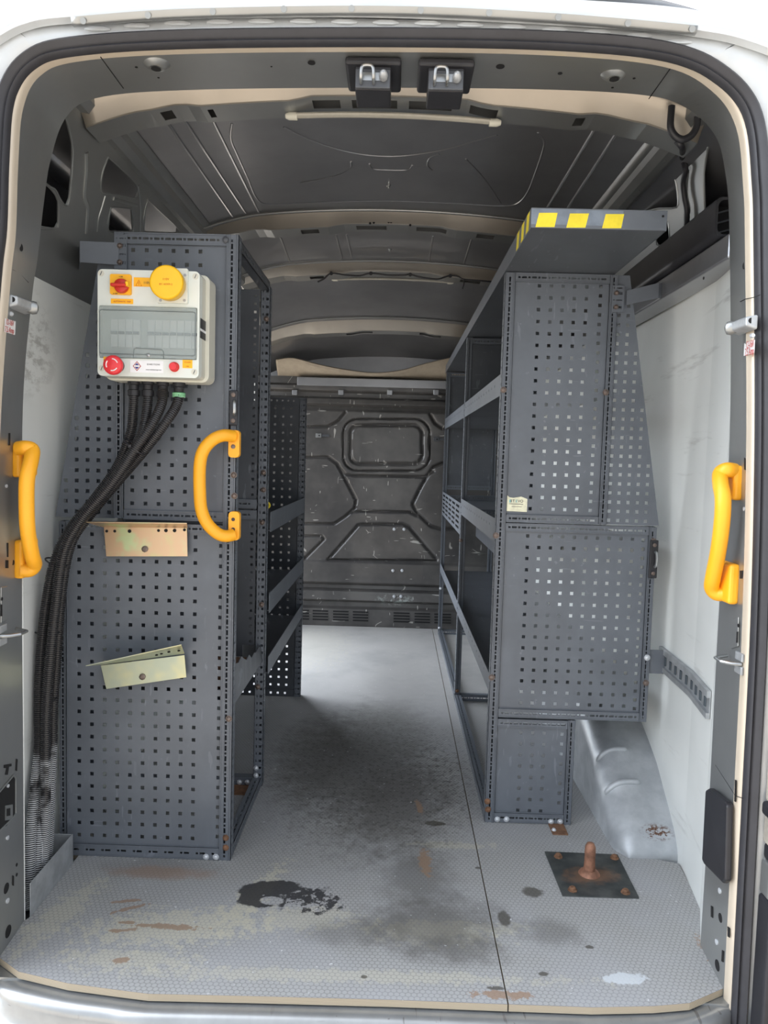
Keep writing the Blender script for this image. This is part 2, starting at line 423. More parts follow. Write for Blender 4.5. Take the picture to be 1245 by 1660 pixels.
def smoothpath(pts, k=6):
    pts = [V(p) for p in pts]; out = []
    for i in range(len(pts)-1):
        p0, p1, p2, p3 = pts[max(i-1, 0)], pts[i], pts[i+1], pts[min(i+2, len(pts)-1)]
        for j in range(k):
            t = j/k; out.append(.5*((2*p1)+(p2-p0)*t+(2*p0-5*p1+4*p2-p3)*t*t+(3*p1-p0-3*p2+p3)*t**3))
    out.append(pts[-1]); return out
def rrect(x0, z0, x1, z1, r, k=5):
    out = []
    for cx, cz, a in ((x1-r, z1-r, 0), (x0+r, z1-r, 90), (x0+r, z0+r, 180), (x1-r, z0+r, 270)):
        for i in range(k+1):
            an = math.radians(a+90*i/k); out.append((cx+r*math.cos(an), cz+r*math.sin(an)))
    return out
def disc(mb, p, ax, r, t=.001, seg=20, sx=1): mb.lathe([(r, 0), (r, t)], p, ax, seg); return mb
X, Y, Z = V((1,0,0)), V((0,1,0)), V((0,0,1))

# ------------------------------------------------------------------ outside ground
MB().box((-14, -16, -.70), (14, 14, -.66)).build('ground', 'asphalt', kind='structure')

# ------------------------------------------------------------------ rear door aperture
FP = [(-.862,-.06),(-.86,.40),(-.853,.84),(-.837,1.23),(-.815,1.50),(-.803,1.60),(-.797,1.74),(-.786,1.85),(-.75,1.915),(-.67,1.945),(-.45,1.964),(-.05,1.976),(.3,1.976),(.52,1.959),(.621,1.914),(.675,1.843),(.697,1.723),(.708,1.602),(.734,1.228),(.75,.84),(.756,.439),(.762,-.06)]
JP = [(-.873,-.06),(-.873,.4),(-.873,.80),(-.868,1.25),(-.845,1.50),(-.832,1.585),(-.817,1.709),(-.80,1.81),(-.762,1.905),(-.68,1.948),(-.45,1.968),(-.05,1.980),(.3,1.984),(.526,1.977),(.62,1.955),(.69,1.90),(.72,1.825),(.74,1.68),(.768,1.235),(.768,.80),(.772,.36),(.772,-.06)]
Fs = smoothpath([(a, 0, b) for a, b in FP], 7); Js = smoothpath([(a, 0, b) for a, b in JP], 7)
def outn(P, i):
    a, b = P[max(i-1, 0)], P[min(i+1, len(P)-1)]; d = (b-a).normalized()
    return V((-d.z, 0, d.x))            # outward from the opening (path runs up the left side, over, down the right)
NF = [outn(Fs, i) for i in range(len(Fs))]
def sec(i, lst):
    out = []
    k = 1-.62*min(1, max(0, (Fs[i].z-1.86)/.09)) if lst[0][2] in (.018, -.004) else 1
    for base, off, y in lst:
        P = Fs[i] if base == 'F' else Js[i]
        if k < 1: off = off*k if lst[0][2] == .018 else off-.010*(1-k)*1.4
        out.append(V((P.x, y, P.z))+NF[i]*off)
    return out
def jamb_x(side, y, z):
    rng = range(len(Fs)//2) if side < 0 else range(len(Fs)//2, len(Fs))
    i = min(rng, key=lambda k: abs(Fs[k].z-z)); f = (y-.012)/(.17-.012)
    return Fs[i].x*(1-f)+Js[i].x*f
def onjamb(px, py, side, lift=0):
    x = .75*side - (.1 if side < 0 else 0)
    for _ in range(6):
        p = on(px, py, 'x', x); x = jamb_x(side, p.y, p.z)-side*lift
    return on(px, py, 'x', x)
n = len(Fs)
mb = MB()
mb.grid([sec(i, [('J', .06, .185), ('J', .012, .182), ('J', 0, .172), ('F', 0, .016)]) for i in range(n)])
jamb = mb.build('trim_jamb', 'primer', kind='structure', smooth=True)
mb = MB(); mb.grid([sec(i, [('F', -.0005, .018), ('F', .001, .008), ('F', .003, .001), ('F', .008, -.004), ('F', .020, -.006)]) for i in range(n)])
mb.build('trim_flange', 'cream', kind='structure', smooth=True)
# painted body face round the opening
outer = []
mb = MB()
rows = []
for i in range(n):
    P = Fs[i]; f = V((P.x, -.010, P.z))+NF[i]*.018
    if P.z < 1.62: q = V((P.x+(-.16 if P.x < 0 else .16), -.012, P.z))
    else:
        zt = 2.022-.06*max(0, abs(P.x+.04)-.30)
        q = V((P.x*1.0+NF[i].x*.16, -.012, max(P.z, min(zt, P.z+NF[i].z*.20)) if abs(NF[i].x) < .3 else P.z+NF[i].z*.12))
        if abs(NF[i].x) < .5: q.z = zt
    rows.append([f, f.lerp(q, .5), q])
mb.grid(rows); mb.build('trim_body_face', 'silver', kind='structure', smooth=True, solid=.004)
# pressed slots along the top of the face
for px, py in [(158,47),(222,42),(288,38),(356,36),(424,35),(491,35),(558,36),(625,37),(693,38),(762,41),(831,44),(900,48),(968,52),(1036,58),(1100,68)]:
    p = on(px, py, 'y', -.014); q = on(px+1, py, 'y', -.014)
    MB().tube([p-X*.026, p-X*.013, p+X*.013, p+X*.026], [.002, .0055, .0055, .002], 8, flat=(Y, .8)).build('pressed_rib', 'silver', kind='structure', smooth=True)
# rain gutter moulding over the opening
gp = smoothpath([on(a, b, 'y', -.02) for a, b in [(-60,115),(0,73),(45,50),(110,39),(300,31),(620,29),(1000,47),(1140,62),(1210,78),(1300,112)]], 8)
mb = MB(); mb.grid([[V((p.x, -.012, p.z+.006)), p, V((p.x, -.030, p.z+.002)), V((p.x, -.036, p.z+.004)), V((p.x, -.038, p.z+.011)), V((p.x, -.032, p.z+.017)), V((p.x, -.036, p.z+.032)), V((p.x, -.034, p.z+.042)), V((p.x, -.018, p.z+.050)), V((p.x, .02, p.z+.056)), V((p.x, .30, p.z+.075))] for p in gp])
mb.build('trim_gutter', 'silver', kind='structure', smooth=True, ang=30)
# raised strip on the gutter underside with its spot-weld dimples
sp_ = [on(a, b, 'y', -.042) for a, b in [(116,30),(300,17),(620,12),(900,24),(1130,44)]]
mb = MB(); sps = smoothpath(sp_, 8)
mb.grid([[p+V((0, .010, -.010)), p+V((0, .004, -.010)), p+V((0, 0, -.008)), p+V((0, -.004, 0)), p+V((0, .004, .004))] for p in sps])
mb.build('trim_gutter_strip', 'primer', kind='structure', smooth=True, solid=.002)
for px, py in [(135,33),(240,24),(345,18),(460,14),(570,13),(682,16),(793,20),(905,27),(1018,37),(1122,46)]:
    p = on(px, py+1, 'y', -.045); disc(MB(), p, (0, -1, -.3), .006, .0015).build('weld_dimple', 'primer', kind='structure', smooth=True)

# rubber seal round the opening
mb = MB()
mb.grid([sec(i, [('F', .006, -.004), ('F', .005, -.018), ('F', .010, -.024), ('F', .015, -.019), ('F', .019, -.024), ('F', .028, -.030), ('F', .034, -.024), ('F', .036, -.008)]) for i in range(n)])
mb.build('door_seal', 'rubber', label='black rubber door seal running round the silver rear opening', cat='door seal', smooth=True, ang=60)

# outer side and top skin so nothing is seen past the shell
mb = MB()
mb.add([(-1.03,-.01,-.3),(-1.03,3.6,-.3),(-1.03,3.6,1.0),(-1.03,-.01,1.0)], [(0,1,2,3)])
HOLE = (2.06, 3.36, -.02, 1.80)
mbL = MB(); y0, y1, z0, z1 = HOLE
mbL.plate([[(-.0,-.3),(3.9,-.3),(3.9,1.99),(-.0,1.99)], [(y0,z0),(y0,z1),(y1,z1),(y1,z0)]], (-1.0,0,0), Y, Z, .01)
mbL.build('wall_left_outer_skin', 'skirt', kind='structure')
MB().box((.955,-.0,-.3), (.965,3.9,1.99)).build('wall_right_outer_skin', 'skirt', kind='structure')

# ------------------------------------------------------------------ floor
FE = [(-30,1525),(0,1553),(30,1575),(110,1594),(185,1604),(240,1611),(420,1615),(640,1621),(818,1628)]
FE2 = [(821,1628),(960,1633),(1060,1631),(1118,1626),(1173,1602)]
P0 = [on(a, b, 'z', 0) for a, b in FE]; P1 = [on(a, b, 'z', 0) for a, b in FE2]
left = [(p.x, p.y) for p in P0]+[(.2735, P0[-1].y), (.2885, 3.46), (-.945, 3.46), (-.945, .50), (-.868, .475), (-.868, .185), (-.90, .10)]
right = [(.2765, P1[0].y)]+[(p.x, p.y) for p in P1[1:]]+[(.772, .10), (.772, .17), (.835, .30), (.86, .54), (.73, .585), (.70, .64), (.69, 1.0), (.70, 1.9), (.88, 2.0), (.88, 3.46), (.2915, 3.46)]
for nm, lp in (('floor', left), ('floor', right)):
    mb = MB(); mb.plate([lp], (0,0,0), X, Y, .016)
    for i, f in enumerate(mb.f):
        nz = abs((V(mb.v[f[1]])-V(mb.v[f[0]])).cross(V(mb.v[f[2]])-V(mb.v[f[0]])).normalized().z); mb.mi[i] = 0 if nz > .5 else 1
    mb.build(nm, ['floor', 'plyedge'], kind='structure')
MB().box((-1.0, .0, -.06), (.95, 3.9, -.0175)).build('trim_underfloor', 'primer', kind='structure')
# sill under the board edge and step of the bumper
path = smoothpath([V((p.x, p.y, 0)) for p in [on(-120,1440,'z',0)]+P0+P1+[on(1215,1560,'z',0)]], 4)
mb = MB()
mb.grid([[V((p.x, p.y+dy, z)) for dy, z in ((.12,-.020),(.0,-.021),(-.012,-.022),(-.028,-.026),(-.036,-.034),(-.038,-.046),(-.040,-.085),(-.05,-.095),(-.12,-.098),(-.15,-.105),(-.16,-.12),(-.165,-.30))] for p in path])
mb.build('trim_sill', 'sill', kind='structure', smooth=True, ang=50)

# ------------------------------------------------------------------ side walls
def wall(side):
    if side < 0: pts = [(-.876,.178),(-.935,.20),(-.947,.30),(-.947,2.03)]; zt = 1.668
    else: pts = [(.775,.17),(.835,.32),(.866,.52),(.88,.80),(.885,3.47)]; zt = 1.69
    mb = MB(); rows = []
    rows = [[V((x, y, -.015)), V((x, y, zt))] for x, y in pts]
    mb.grid(rows); mb.build('wall_left' if side < 0 else 'wall_right', 'board', kind='structure', solid=.006)
    if side < 0:
        MB().plate([[(3.39,-.015),(3.47,-.015),(3.47,1.64),(3.39,1.64)]], (-.94,0,0), Y, Z, .006).build('wall_left', 'board', kind='structure')
wall(-1); wall(1)

def side_panel(side, p0, nrm, holes, ztop, name, ymax):
    """stamped steel panel above the boards, with its openings"""
    nrm = V(nrm).normalized(); u = Y.copy(); v = u.cross(nrm).normalized()
    if v.z < 0: v = -v
    def loc(px, py):
        d = onplane(px, py, p0, nrm)-V(p0); return (d.dot(u), d.dot(v))
    H = [[loc(*q) for q in h] for h in holes]
    out = [(.17-p0[1], -.03), (ymax-p0[1], -.03), (ymax-p0[1], ztop), (.17-p0[1], ztop)]
    mb = MB(); mb.plate([out]+H, p0, u, v, .003 if u.cross(v).x*side < 0 else -.003)
    o = mb.build(name, 'primer', kind='structure')
    for h in H:
        c = V((sum(a for a, b in h)/len(h), sum(b for a, b in h)/len(h)))
        pts = smoothpath([V(p0)+u*a+v*b for a, b in h]+[V(p0)+u*h[0][0]+v*h[0][1]], 3)[:-1]
        MB().tube(pts, .0028, 6, closed=True).build('pressed_lip', 'primer', kind='structure', smooth=True)
    return loc
PLn = V((1, 0, -.37)); PL0 = (-.935, 0, 1.62)
HL = [[(60,190),(95,183),(107,193),(117,234),(117,265),(112,321),(107,334),(97,322),(88,306),(60,285)],
      [(55,296),(72,297),(89,314),(94,327),(94,360),(89,370),(55,364)],
      [(175,255),(197,275),(220,298),(223,309),(220,321),(198,317),(176,314),(164,309),(166,280)],
      [(179,340),(183,336),(210,338),(213,342),(215,375),(176,374)],
      [(239,323),(263,346),(287,369),(286,377),(234,375)]]
side_panel(-1, PL0, PLn, HL, .44, 'wall_left_upper', 2.03)
PRn = V((-1, 0, -.37)); PR0 = (.925, 0, 1.62)
HR = [[(1158,212),(1151,224),(1141,281),(1143,345),(1147,352),(1168,340),(1195,330),(1195,231),(1173,225)],
      [(1087,274),(1095,292),(1099,317),(1097,336),(1068,338),(1040,342),(1041,319),(1062,296)],
      [(1064,360),(1078,359),(1084,364),(1084,392),(1068,398),(1064,392)]]
side_panel(1, PR0, PRn, HR, .44, 'wall_right_upper', 3.5)
# raised ribs beside the openings
def rib(pts, p0, nr, r=.006, mat='primer', k=.6):
    MB().tube(smoothpath([onplane(a, b, p0, nr) for a, b in pts], 4), r, 8, flat=(V(nr).normalized(), k)).build('pressed_rib', mat, kind='structure', smooth=True)
rib([(140,247),(140,280),(137,318),(142,335),(141,360),(140,378)], PL0, PLn, .0085)
rib([(184,322),(200,327),(222,333)], PL0, PLn, .0055)
rib([(171,318),(166,335),(160,355),(158,375)], PL0, PLn, .005)
rib([(224,300),(228,335),(227,375)], PL0, PLn, .005)
rib([(1115,275),(1112,310),(1117,340),(1111,352),(1112,372)], PR0, PRn, .008)
# roof-to-side rails
for side in (-1, 1):
    xs = -.795 if side < 0 else .715
    mb = MB(); mb.grid([[V((xs-side*a, y, z-max(0, y-2.3)*.14)) for a, z in ((-.05,2.01),(-.012,1.985),(.012,1.985),(.030,2.00),(.034,2.02),(.06,2.03))] for y in [.17+.17*i for i in range(20)]])
    mb.build('trim_roof_rail', 'primer', kind='structure', smooth=True, ang=25, solid=.002)
    for k in range(5):
        disc(MB(), (xs, .55+.22*k, 1.986), -Z, .005, .003).build('weld_dimple', 'primer', kind='structure')

# ------------------------------------------------------------------ roof
def zc(y): return 2.098 if y < 2.35 else 2.098-.19*(y-2.35)-.02*max(0, y-3)
def arc(x): u_ = abs(x+.04); return -.032*(u_/.55)**2-.28*max(0, u_-.5)**1.5
mb = MB(); rows = []
for j in range(40):
    y = -.0+3.75*j/39; rows.append([V((x, y, zc(y)+arc(x)+.012)) for x in [-1.0+1.96*i/48 for i in range(49)]])
mb.grid(rows); mb.build('ceiling', 'primer_dark', kind='structure', smooth=True, solid=.003)
def bow(y, drop, depth, slots, mat='primer', face='bow', zoff=0, x0=-.80, x1=.73, name='trim_roof_bow'):
    """hat-section cross member; slots are x-intervals left open along its underside"""
    xs = sorted(set([round(x0+(x1-x0)*i/48, 4) for i in range(49)]+[a for s_ in slots for a in s_]))
    zt = lambda x: zc(y)+arc(x)+.010+zoff
    def zb(x):     # stepped lower edge as pressed in the steel
        u_ = abs(x+.04); 
        sm = lambda e: min(1, max(0, (u_-e)/.05+.5))
        return zt(x)-drop-.010*sm(.22)*(1-sm(.50))+.006*sm(.62)
    mb = MB(); A = [[V((x, y+a, b)) for a, b in ((-.052, zt(x)+.034), (-.042, zt(x)+.012), (-.026, zt(x)-.005), (.001, zb(x)+.003), (.005, zb(x)))] for x in xs]
    mb.grid(A); o = mb.build(name, face, kind='structure', smooth=True, ang=30, solid=.0012)
    m2 = MB(); f = lambda x, t: V((x, y+.004+t*depth, zb(x)+.0*t))
    for i in range(len(xs)-1):
        a, b = xs[i], xs[i+1]; mid = (a+b)/2; op = any(s0 <= mid <= s1 for s0, s1 in slots)
        for t0, t1 in ((0, .22), (.22, .72), (.72, 1)):
            if op and t0 == .22: continue
            m2.add([f(a, t0), f(b, t0), f(b, t1), f(a, t1)], [(0, 3, 2, 1)])
        m2.add([f(a, 1), f(b, 1), V((b, y+.004+depth, zt(b)-zoff)), V((a, y+.004+depth, zt(a)-zoff))], [(0, 3, 2, 1)])
    m2.build(name, mat, kind='structure', solid=.0012)
bow(.36, .036, .088, [(-.235,-.165),(-.62,-.59),(-.135,-.02),(.01,.12),(.165,.235),(.43,.455),(-.50,-.485)], zoff=-.020)
bow(1.43, .036, .10, [(-.40,-.33),(-.18,-.06),(.06,.18),(.30,.37)])
bow(2.17, .036, .10, [(-.45,-.38),(.3,.4)])
bow(3.02, .050, .12, [(-.32,-.16),(.13,.26)])
# flange lips in front of bows 2-4
for y, dz in ((1.36, .004), (2.09, .004), (2.93, .004)):
    xs = [-.78+1.48*i/40 for i in range(41)]
    MB().tube([V((x, y, zc(y)+arc(x)+dz)) for x in xs], .006, 8, flat=(Z, .7)).build('pressed_rib', 'primer', kind='structure', smooth=True)
# bolt holes in the rear bow and header
def hole(p, ax, r, nm='punched_hole'): disc(MB(), V(p), ax, r, .0008, 18).build(nm, 'void', kind='structure')
for px, py in [(171,173),(176,171),(302,157),(440,143),(824,153),(957,172),(1078,192)]: hole(on(px, py, 'y', .358), (0,-1,0), .0045)
for px, py in [(600,362),(606,361),(665,365),(630,360),(634,360),(755,368),(512,362),(430,367)]: hole(on(px, py, 'y', 1.428), (0,-1,0), .0045)
# header stampings on the underside of the rear header
def header_pt(px, py):
    p = on(px, py, 'z', 1.97)
    for _ in range(4):
        i = min(range(len(Fs)//4, 3*len(Fs)//4), key=lambda k: abs(Fs[k].x-p.x)); f = min(1, max(0, (p.y-.012)/.158))
        p = on(px, py, 'z', Fs[i].z*(1-f)+Js[i].z*f)
    return p
for px, py in [(253,104),(996,121)]:
    p = header_pt(px, py)
    MB().lathe([(.030,.003),(.026,-.001),(.018,-.008),(.013,-.009),(.011,-.004)], p, Z, 28).build('pressed_dimple', 'primer', kind='structure', smooth=True, ang=60)
    hole(p+V((0,0,-.0095)), -Z, .010)
for px, py, r in [(505,101,.008),(811,107,.009),(908,118,.005),(221,108,.003),(257,125,.0025),(993,141,.003),(1028,126,.003),(440,107,.002)]:
    hole(header_pt(px, py)-Z*.001, -Z, r)
for (a, b), (c, d) in [((163,92),(200,143)), ((1086,112),(1052,160))]:
    MB().tube([header_pt(a, b)-Z*.0002, header_pt(c, d)-Z*.0002], .0011, 5).build('panel_joint', 'void', kind='structure')
# roof panel pressings
def roofpt(px, py):
    p = on(px, py, 'z', 2.09)
    for _ in range(4): p = on(px, py, 'z', zc(p.y)+arc(p.x)+.0095)
    return p
for pts in [[(376,200),(374,225),(384,250),(402,290),(415,320),(432,331),(480,330),(560,327),(640,326),(740,330),(810,334),(838,330),(855,312),(868,280),(880,245),(882,228),(872,215)],
            [(460,206),(500,226),(550,243),(600,252),(650,253),(710,245),(760,232),(806,219)],
            [(487,297),(520,291),(553,282),(568,272),(569,262)], [(599,266),(602,272),(612,275),(652,276),(664,274),(668,268)],
            [(700,276),(693,268),(697,256),(712,250)], [(755,258),(785,290),(812,330)]]:
    MB().tube(smoothpath([roofpt(*q) for q in pts], 5), .0032, 6, flat=(Z, .7)).build('pressed_rib', 'primer_dark', kind='structure', smooth=True)
for a, b in [((270,196),(378,352)),((296,190),(398,345)),((345,195),(420,345)),((962,212),(888,335)),((1000,215),(915,345)),((545,381),(556,424)),((562,380),(572,424)),((702,383),(695,426)),((600,458),(602,534)),((668,457),(663,532)),((482,459),(497,532)),((455,385),(470,425)),((765,386),(752,428))]:
    p, q = roofpt(*a), roofpt(*b)
    MB().tube([p.lerp(q, i/6) for i in range(7)], .0045, 6, flat=(Z, .6)).build('pressed_rib', 'primer_dark', kind='structure', smooth=True)
for px, py in [(630,300),(632,404)]:
    p = roofpt(px, py); MB().lathe([(.008,0),(.008,-.004),(.004,-.006),(.004,-.012)], p, Z, 12).build('roof_stud', 'steel', kind='structure', smooth=True)

# ------------------------------------------------------------------ bulkhead
BY = 3.47
def bk(px, py): p = on(px, py, 'y', BY); return (p.x, p.z)
grooves = [([(485,692),(532,691),(549,682),(560,668)], .010), ([(698,672),(706,686),(717,694),(740,696)], .010),
  ([(480,741),(532,741),(547,752),(577,810),(575,824),(560,837),(542,849),(480,849)], .010),
  ([(745,751),(717,751),(703,757),(685,785),(669,817),(675,830),(699,853),(713,857),(745,858)], .010),
  ([(549,757),(560,769),(574,771),(689,773),(703,764)], .009), ([(570,831),(577,829),(664,830),(677,836)], .009),
  ([(532,907),(581,851),(591,850),(654,850),(664,855),(708,907)], .010), ([(532,907),(708,909)], .007),
  ([(480,869),(521,869),(525,874),(492,907),(482,909)], .009)]
rr = rrect(568, 689, 685, 752, 15); grooves.append((rr+[rr[0]], .011))
rr2 = rrect(556, 679, 697, 763, 24); grooves.append((rr2+[rr2[0]], .006))
segs = []
for pts, wd in grooves:
    q = [bk(*a) for a in pts]
    for a, b in zip(q, q[1:]): segs.append((a, b, wd))
prof = [(615, .0),(626,.0),(629,.030),(636,.030),(639,-.015),(646,-.015),(649,.012),(657,.018),(661,-.02),(666,-.012),(669,0),(911,0),(914,.016),(946,.020),(951,-.028),(957,-.024),(961,.008),(975,.014),(979,-.03),(987,-.026),(990,0),(1020,0)]
prof = sorted([(bk(640, a)[1], b) for a, b in prof])
def pf(z):
    if z <= prof[0][0]: return prof[0][1]
    for (a, b), (c, d) in zip(prof, prof[1:]):
        if a <= z <= c: return b+(d-b)*(z-a)/(c-a)
    return prof[-1][1]
import numpy as np
xs = np.linspace(-.94, .88, 230); zs = np.linspace(-.01, 1.69, 300)
XX, ZZ = np.meshgrid(xs, zs); HH = np.zeros_like(XX)
for (a, b, wd) in segs:
    d = np.array(b)-np.array(a); l2 = max(1e-9, (d**2).sum())
    t_ = np.clip(((XX-a[0])*d[0]+(ZZ-a[1])*d[1])/l2, 0, 1)
    D = np.hypot(XX-a[0]-t_*d[0], ZZ-a[1]-t_*d[1])
    HH = np.minimum(HH, -.016*np.clip(1.3-D/wd, 0, 1))
PZ = np.array([pf(z) for z in zs])[:, None]
YY = BY-(HH+PZ)
mb = MB(); mb.grid([[V((float(XX[j, i]), float(YY[j, i]), float(ZZ[j, i]))) for i in range(len(xs))] for j in range(len(zs))])
mb.build('wall_back', 'bulk', kind='structure', smooth=True, ang=50)
# vents along its foot
vents = [(486,503),(505,534),(538,567),(570,599),(636,666),(670,699),(702,733)]
for a, b in vents:
    for k in range(4):
        p, q = on(a+2, 992.5+4.6*k+(a-600)*.028, 'y', BY-.001), on(b-2, 992.5+4.6*k+(b-600)*.028, 'y', BY-.001)
        MB().box((p.x, BY-.006, p.z-.004), (q.x, BY+.002, p.z+.004)).build('vent_slot', 'void', kind='structure')
    p, q = on(a, 990, 'y', BY), on(b, 1010, 'y', BY)
for px, py, wh in [(639,858,'left one of the upper pair'),(655,858,'right one of the upper pair'),(637,925,'left one of the middle pair'),(652,925,'right one of the middle pair'),(639,967,'left one of the lowest pair'),(650,967,'right one of the lowest pair')]:
    p = on(px, py, 'y', BY-.018)
    MB().lathe([(.011,.004),(.011,-.002),(.008,-.006),(.0,-.007)], p, Y, 14).build('bulkhead_bolt', 'white_bolt', label='pale round bolt head on the black bulkhead, '+wh, cat='bolt', group='bolts on the bulkhead', smooth=True)
for px, py, s_ in [(517,706,1),(708,712,-1)]:
    p = on(px, py, 'y', BY-.012); t_ = thing('door_catch', 'small silver catch bracket on the bulkhead, '+('left' if s_ > 0 else 'right')+' of its blanked window', 'bracket', p)
    MB().box((p.x-.022, p.y, p.z-.014), (p.x+.016, p.y+.010, p.z+.014)).build('base_plate', 'steel' if s_ > 0 else 'rackdark', t_, bevel=.002)
    MB().box((p.x+.016, p.y+.004, p.z-.007), (p.x+.07, p.y+.010, p.z+.008)).build('arm', 'rackdark', t_, bevel=.001)
    disc(MB(), p-Y*.001+X*.002, Y, .005, .001).build('screw', 'void', t_)
# structure above the bulkhead
p, q = on(482, 611, 'y', 3.42), on(800, 627, 'y', 3.42)
MB().box((p.x, 3.41, p.z-.055), (.75, 3.46, p.z)).build('trim_bulkhead_rail', 'primer_dark', kind='structure', bevel=.004)
for px in (462+14, 551, 630, 705):
    p = on(px+2, 636, 'y', 3.42); MB().box((p.x-.018, 3.41, p.z-.018), (p.x+.018, 3.44, p.z+.016)).build('trim_clip', 'primer_dark', kind='structure', bevel=.004)
MB().box((-1.0, 3.62, 1.3), (.95, 3.66, 2.1)).build('wall_back_upper', 'primer_dark', kind='structure')
# sagging headliner
top = smoothpath([on(a, b, 'y', 3.38) for a, b in [(448,583),(475,580),(515,590),(555,598),(605,604),(650,600),(690,589),(725,581),(760,575)]], 5)
mb = MB(); mb.grid([[p, V((p.x, p.y-.012, p.z-.006)), V((p.x, p.y-.010, p.z-.02)), V((p.x, p.y+.03, (p.z-.02)*.4+1.705*.6)), V((p.x, p.y+.07, 1.690))] for p in top])
mb.build('headliner_panel', 'cloth', label='sagging beige headliner edge hanging above the bulkhead', cat='headliner', smooth=True, solid=.004)

# ------------------------------------------------------------------ racking
SQ = .0052
def ivs(cs, h): return [(c-h, c+h) for c in cs]
def lin(a, b, n_): return [a+(b-a)*i/(n_-1) for i in range(n_)]
def slotrows(L_, pitch=.030, off=.012):
    rows = []; k = off
    while k < L_-.008:
        rows.append((k-.0035, k+.0035)); rows.append((k+.0075, k+.0225)); k += pitch
    return [r for r in rows if r[1] < L_-.004]
def sqrows(L_, pitch=.0255, off=.014):
    r = []; k = off
    while k < L_-.008: r.append((k-.0042, k+.0042)); k += pitch
    return r
def upright(par, x, y, z0, z1, w_=.034, d=.036, aisle=0, name='upright', mat='rack', front='slot', sidew=None):
    """slotted steel post, open slots on its rear-facing side and square holes on the aisle side"""
    mb = MB(); L_ = z1-z0; t = .0016
    if front == 'slot':
        mb.perf((x, y, z0), X, Z, w_, L_, [(w_*.46-.0028, w_*.46+.0028)], slotrows(L_), t)
    elif front == 'pair':
        mb.perf((x, y, z0), X, Z, w_, L_, [(w_*.42-.006, w_*.42-.003), (w_*.60-.001, w_*.60+.0075)], sqrows(L_), t)
    else: mb.box((x, y, z0), (x+w_, y+t, z1))
    for a in (.001, w_*.26, w_*.72, w_-.004):
        if front == 'slot': mb.box((x+a, y-.0022, z0), (x+a+.0026, y+.0004, z1))
    for sx, n_ in ((x+w_, X), (x, -X)):
        if (aisle > 0 and sx > x) or (aisle < 0 and sx == x):
            if aisle > 0: mb.perf((sx, y, z0), Y, Z, d, L_, [(d*.35-.004, d*.35+.004), (d*.68-.0015, d*.68+.0015)], sqrows(L_), t)
            else: mb.perf((sx, y+d, z0), -Y, Z, d, L_, [(d*.65-.004, d*.65+.004), (d*.32-.0015, d*.32+.0015)], sqrows(L_), t)
        else: mb.box((sx-(t if sx > x else 0), y, z0), (sx+(0 if sx > x else t), y+d, z1))
    mb.box((x, y+d-t, z0), (x+w_, y+d, z1))
    return mb.build(name, mat, par)
def rail_x(par, x0, x1, z, y, h=.030, d=.03, name='cross_rail', mat='rack', pitch=.030):
    """slotted cross rail along x, holes on the face towards the rear doors"""
    mb = MB(); L_ = x1-x0
    mb.perf((x0, y, z), X, Z, L_, h, slotrows(L_, pitch), [(h*.5-.003, h*.5+.003)], .0016)
    mb.box((x0, y-.002, z+h-.0035), (x1, y+.0004, z+h)); mb.box((x0, y-.002, z), (x1, y+.0004, z+.003))
    mb.box((x0, y, z), (x1, y+d, z+.0016)); mb.box((x0, y, z+h-.0016), (x1, y+d, z+h))
    return mb.build(name, mat, par)
def rail_y(par, y0, y1, x, z, side, h=.030, d=.03, name='floor_rail', mat='rack'):
    mb = MB(); L_ = y1-y0
    if side > 0: mb.perf((x, y0, z), Y, Z, L_, h, slotrows(L_), [(h*.5-.003, h*.5+.003)], .0016)
    else: mb.perf((x, y1, z), -Y, Z, L_, h, slotrows(L_), [(h*.5-.003, h*.5+.003)], .0016)
    x_, x2 = (x-d, x) if side > 0 else (x, x+d)
    mb.box((x_, y0, z), (x2, y1, z+.0016))
    rows = slotrows(L_)
    mb.perf((x_, y0, z+h), X, Y, d, L_, [(d*.5-.003, d*.5+.003)], rows, .0016)
    return mb.build(name, mat, par)
def panel(par, x0, x1, z0, z1, y, groups, name='perforated_panel', mat='rack', t=.0016):
    """perforated sheet facing the rear doors; groups = (u0, u1, columns, rows) strips side by side"""
    mb = MB()
    for u0, u1, cols, rows in groups:
        mb.perf((0, y, z0), X, Z, u1-u0, z1-z0, ivs(cols, SQ), ivs([r-z0 for r in rows], SQ), t, u0=u0)
    for a, b in (((x0, z0), (x1, z0)), ((x1, z0), (x1, z1)), ((x1, z1), (x0, z1)), ((x0, z1), (x0, z0))):
        mb.beam((a[0], y-.001, a[1]), (b[0], y-.001, b[1]), Y, .003, .003)
    return mb.build(name, mat, par)
def bolt(par, p, ax=(0,-1,0), r=.0072, mat='white_bolt'):
    return MB().lathe([(r*1.25,0),(r*1.25,.0015),(r,.0016),(r*.92,.005),(r*.5,.0068)], p, ax, 14).build('bolt', mat, par, smooth=True, ang=50)
def px_x(px, py, y): return on(px, py, 'y', y).x
def px_z(px, py, y): return on(px, py, 'y', y).z

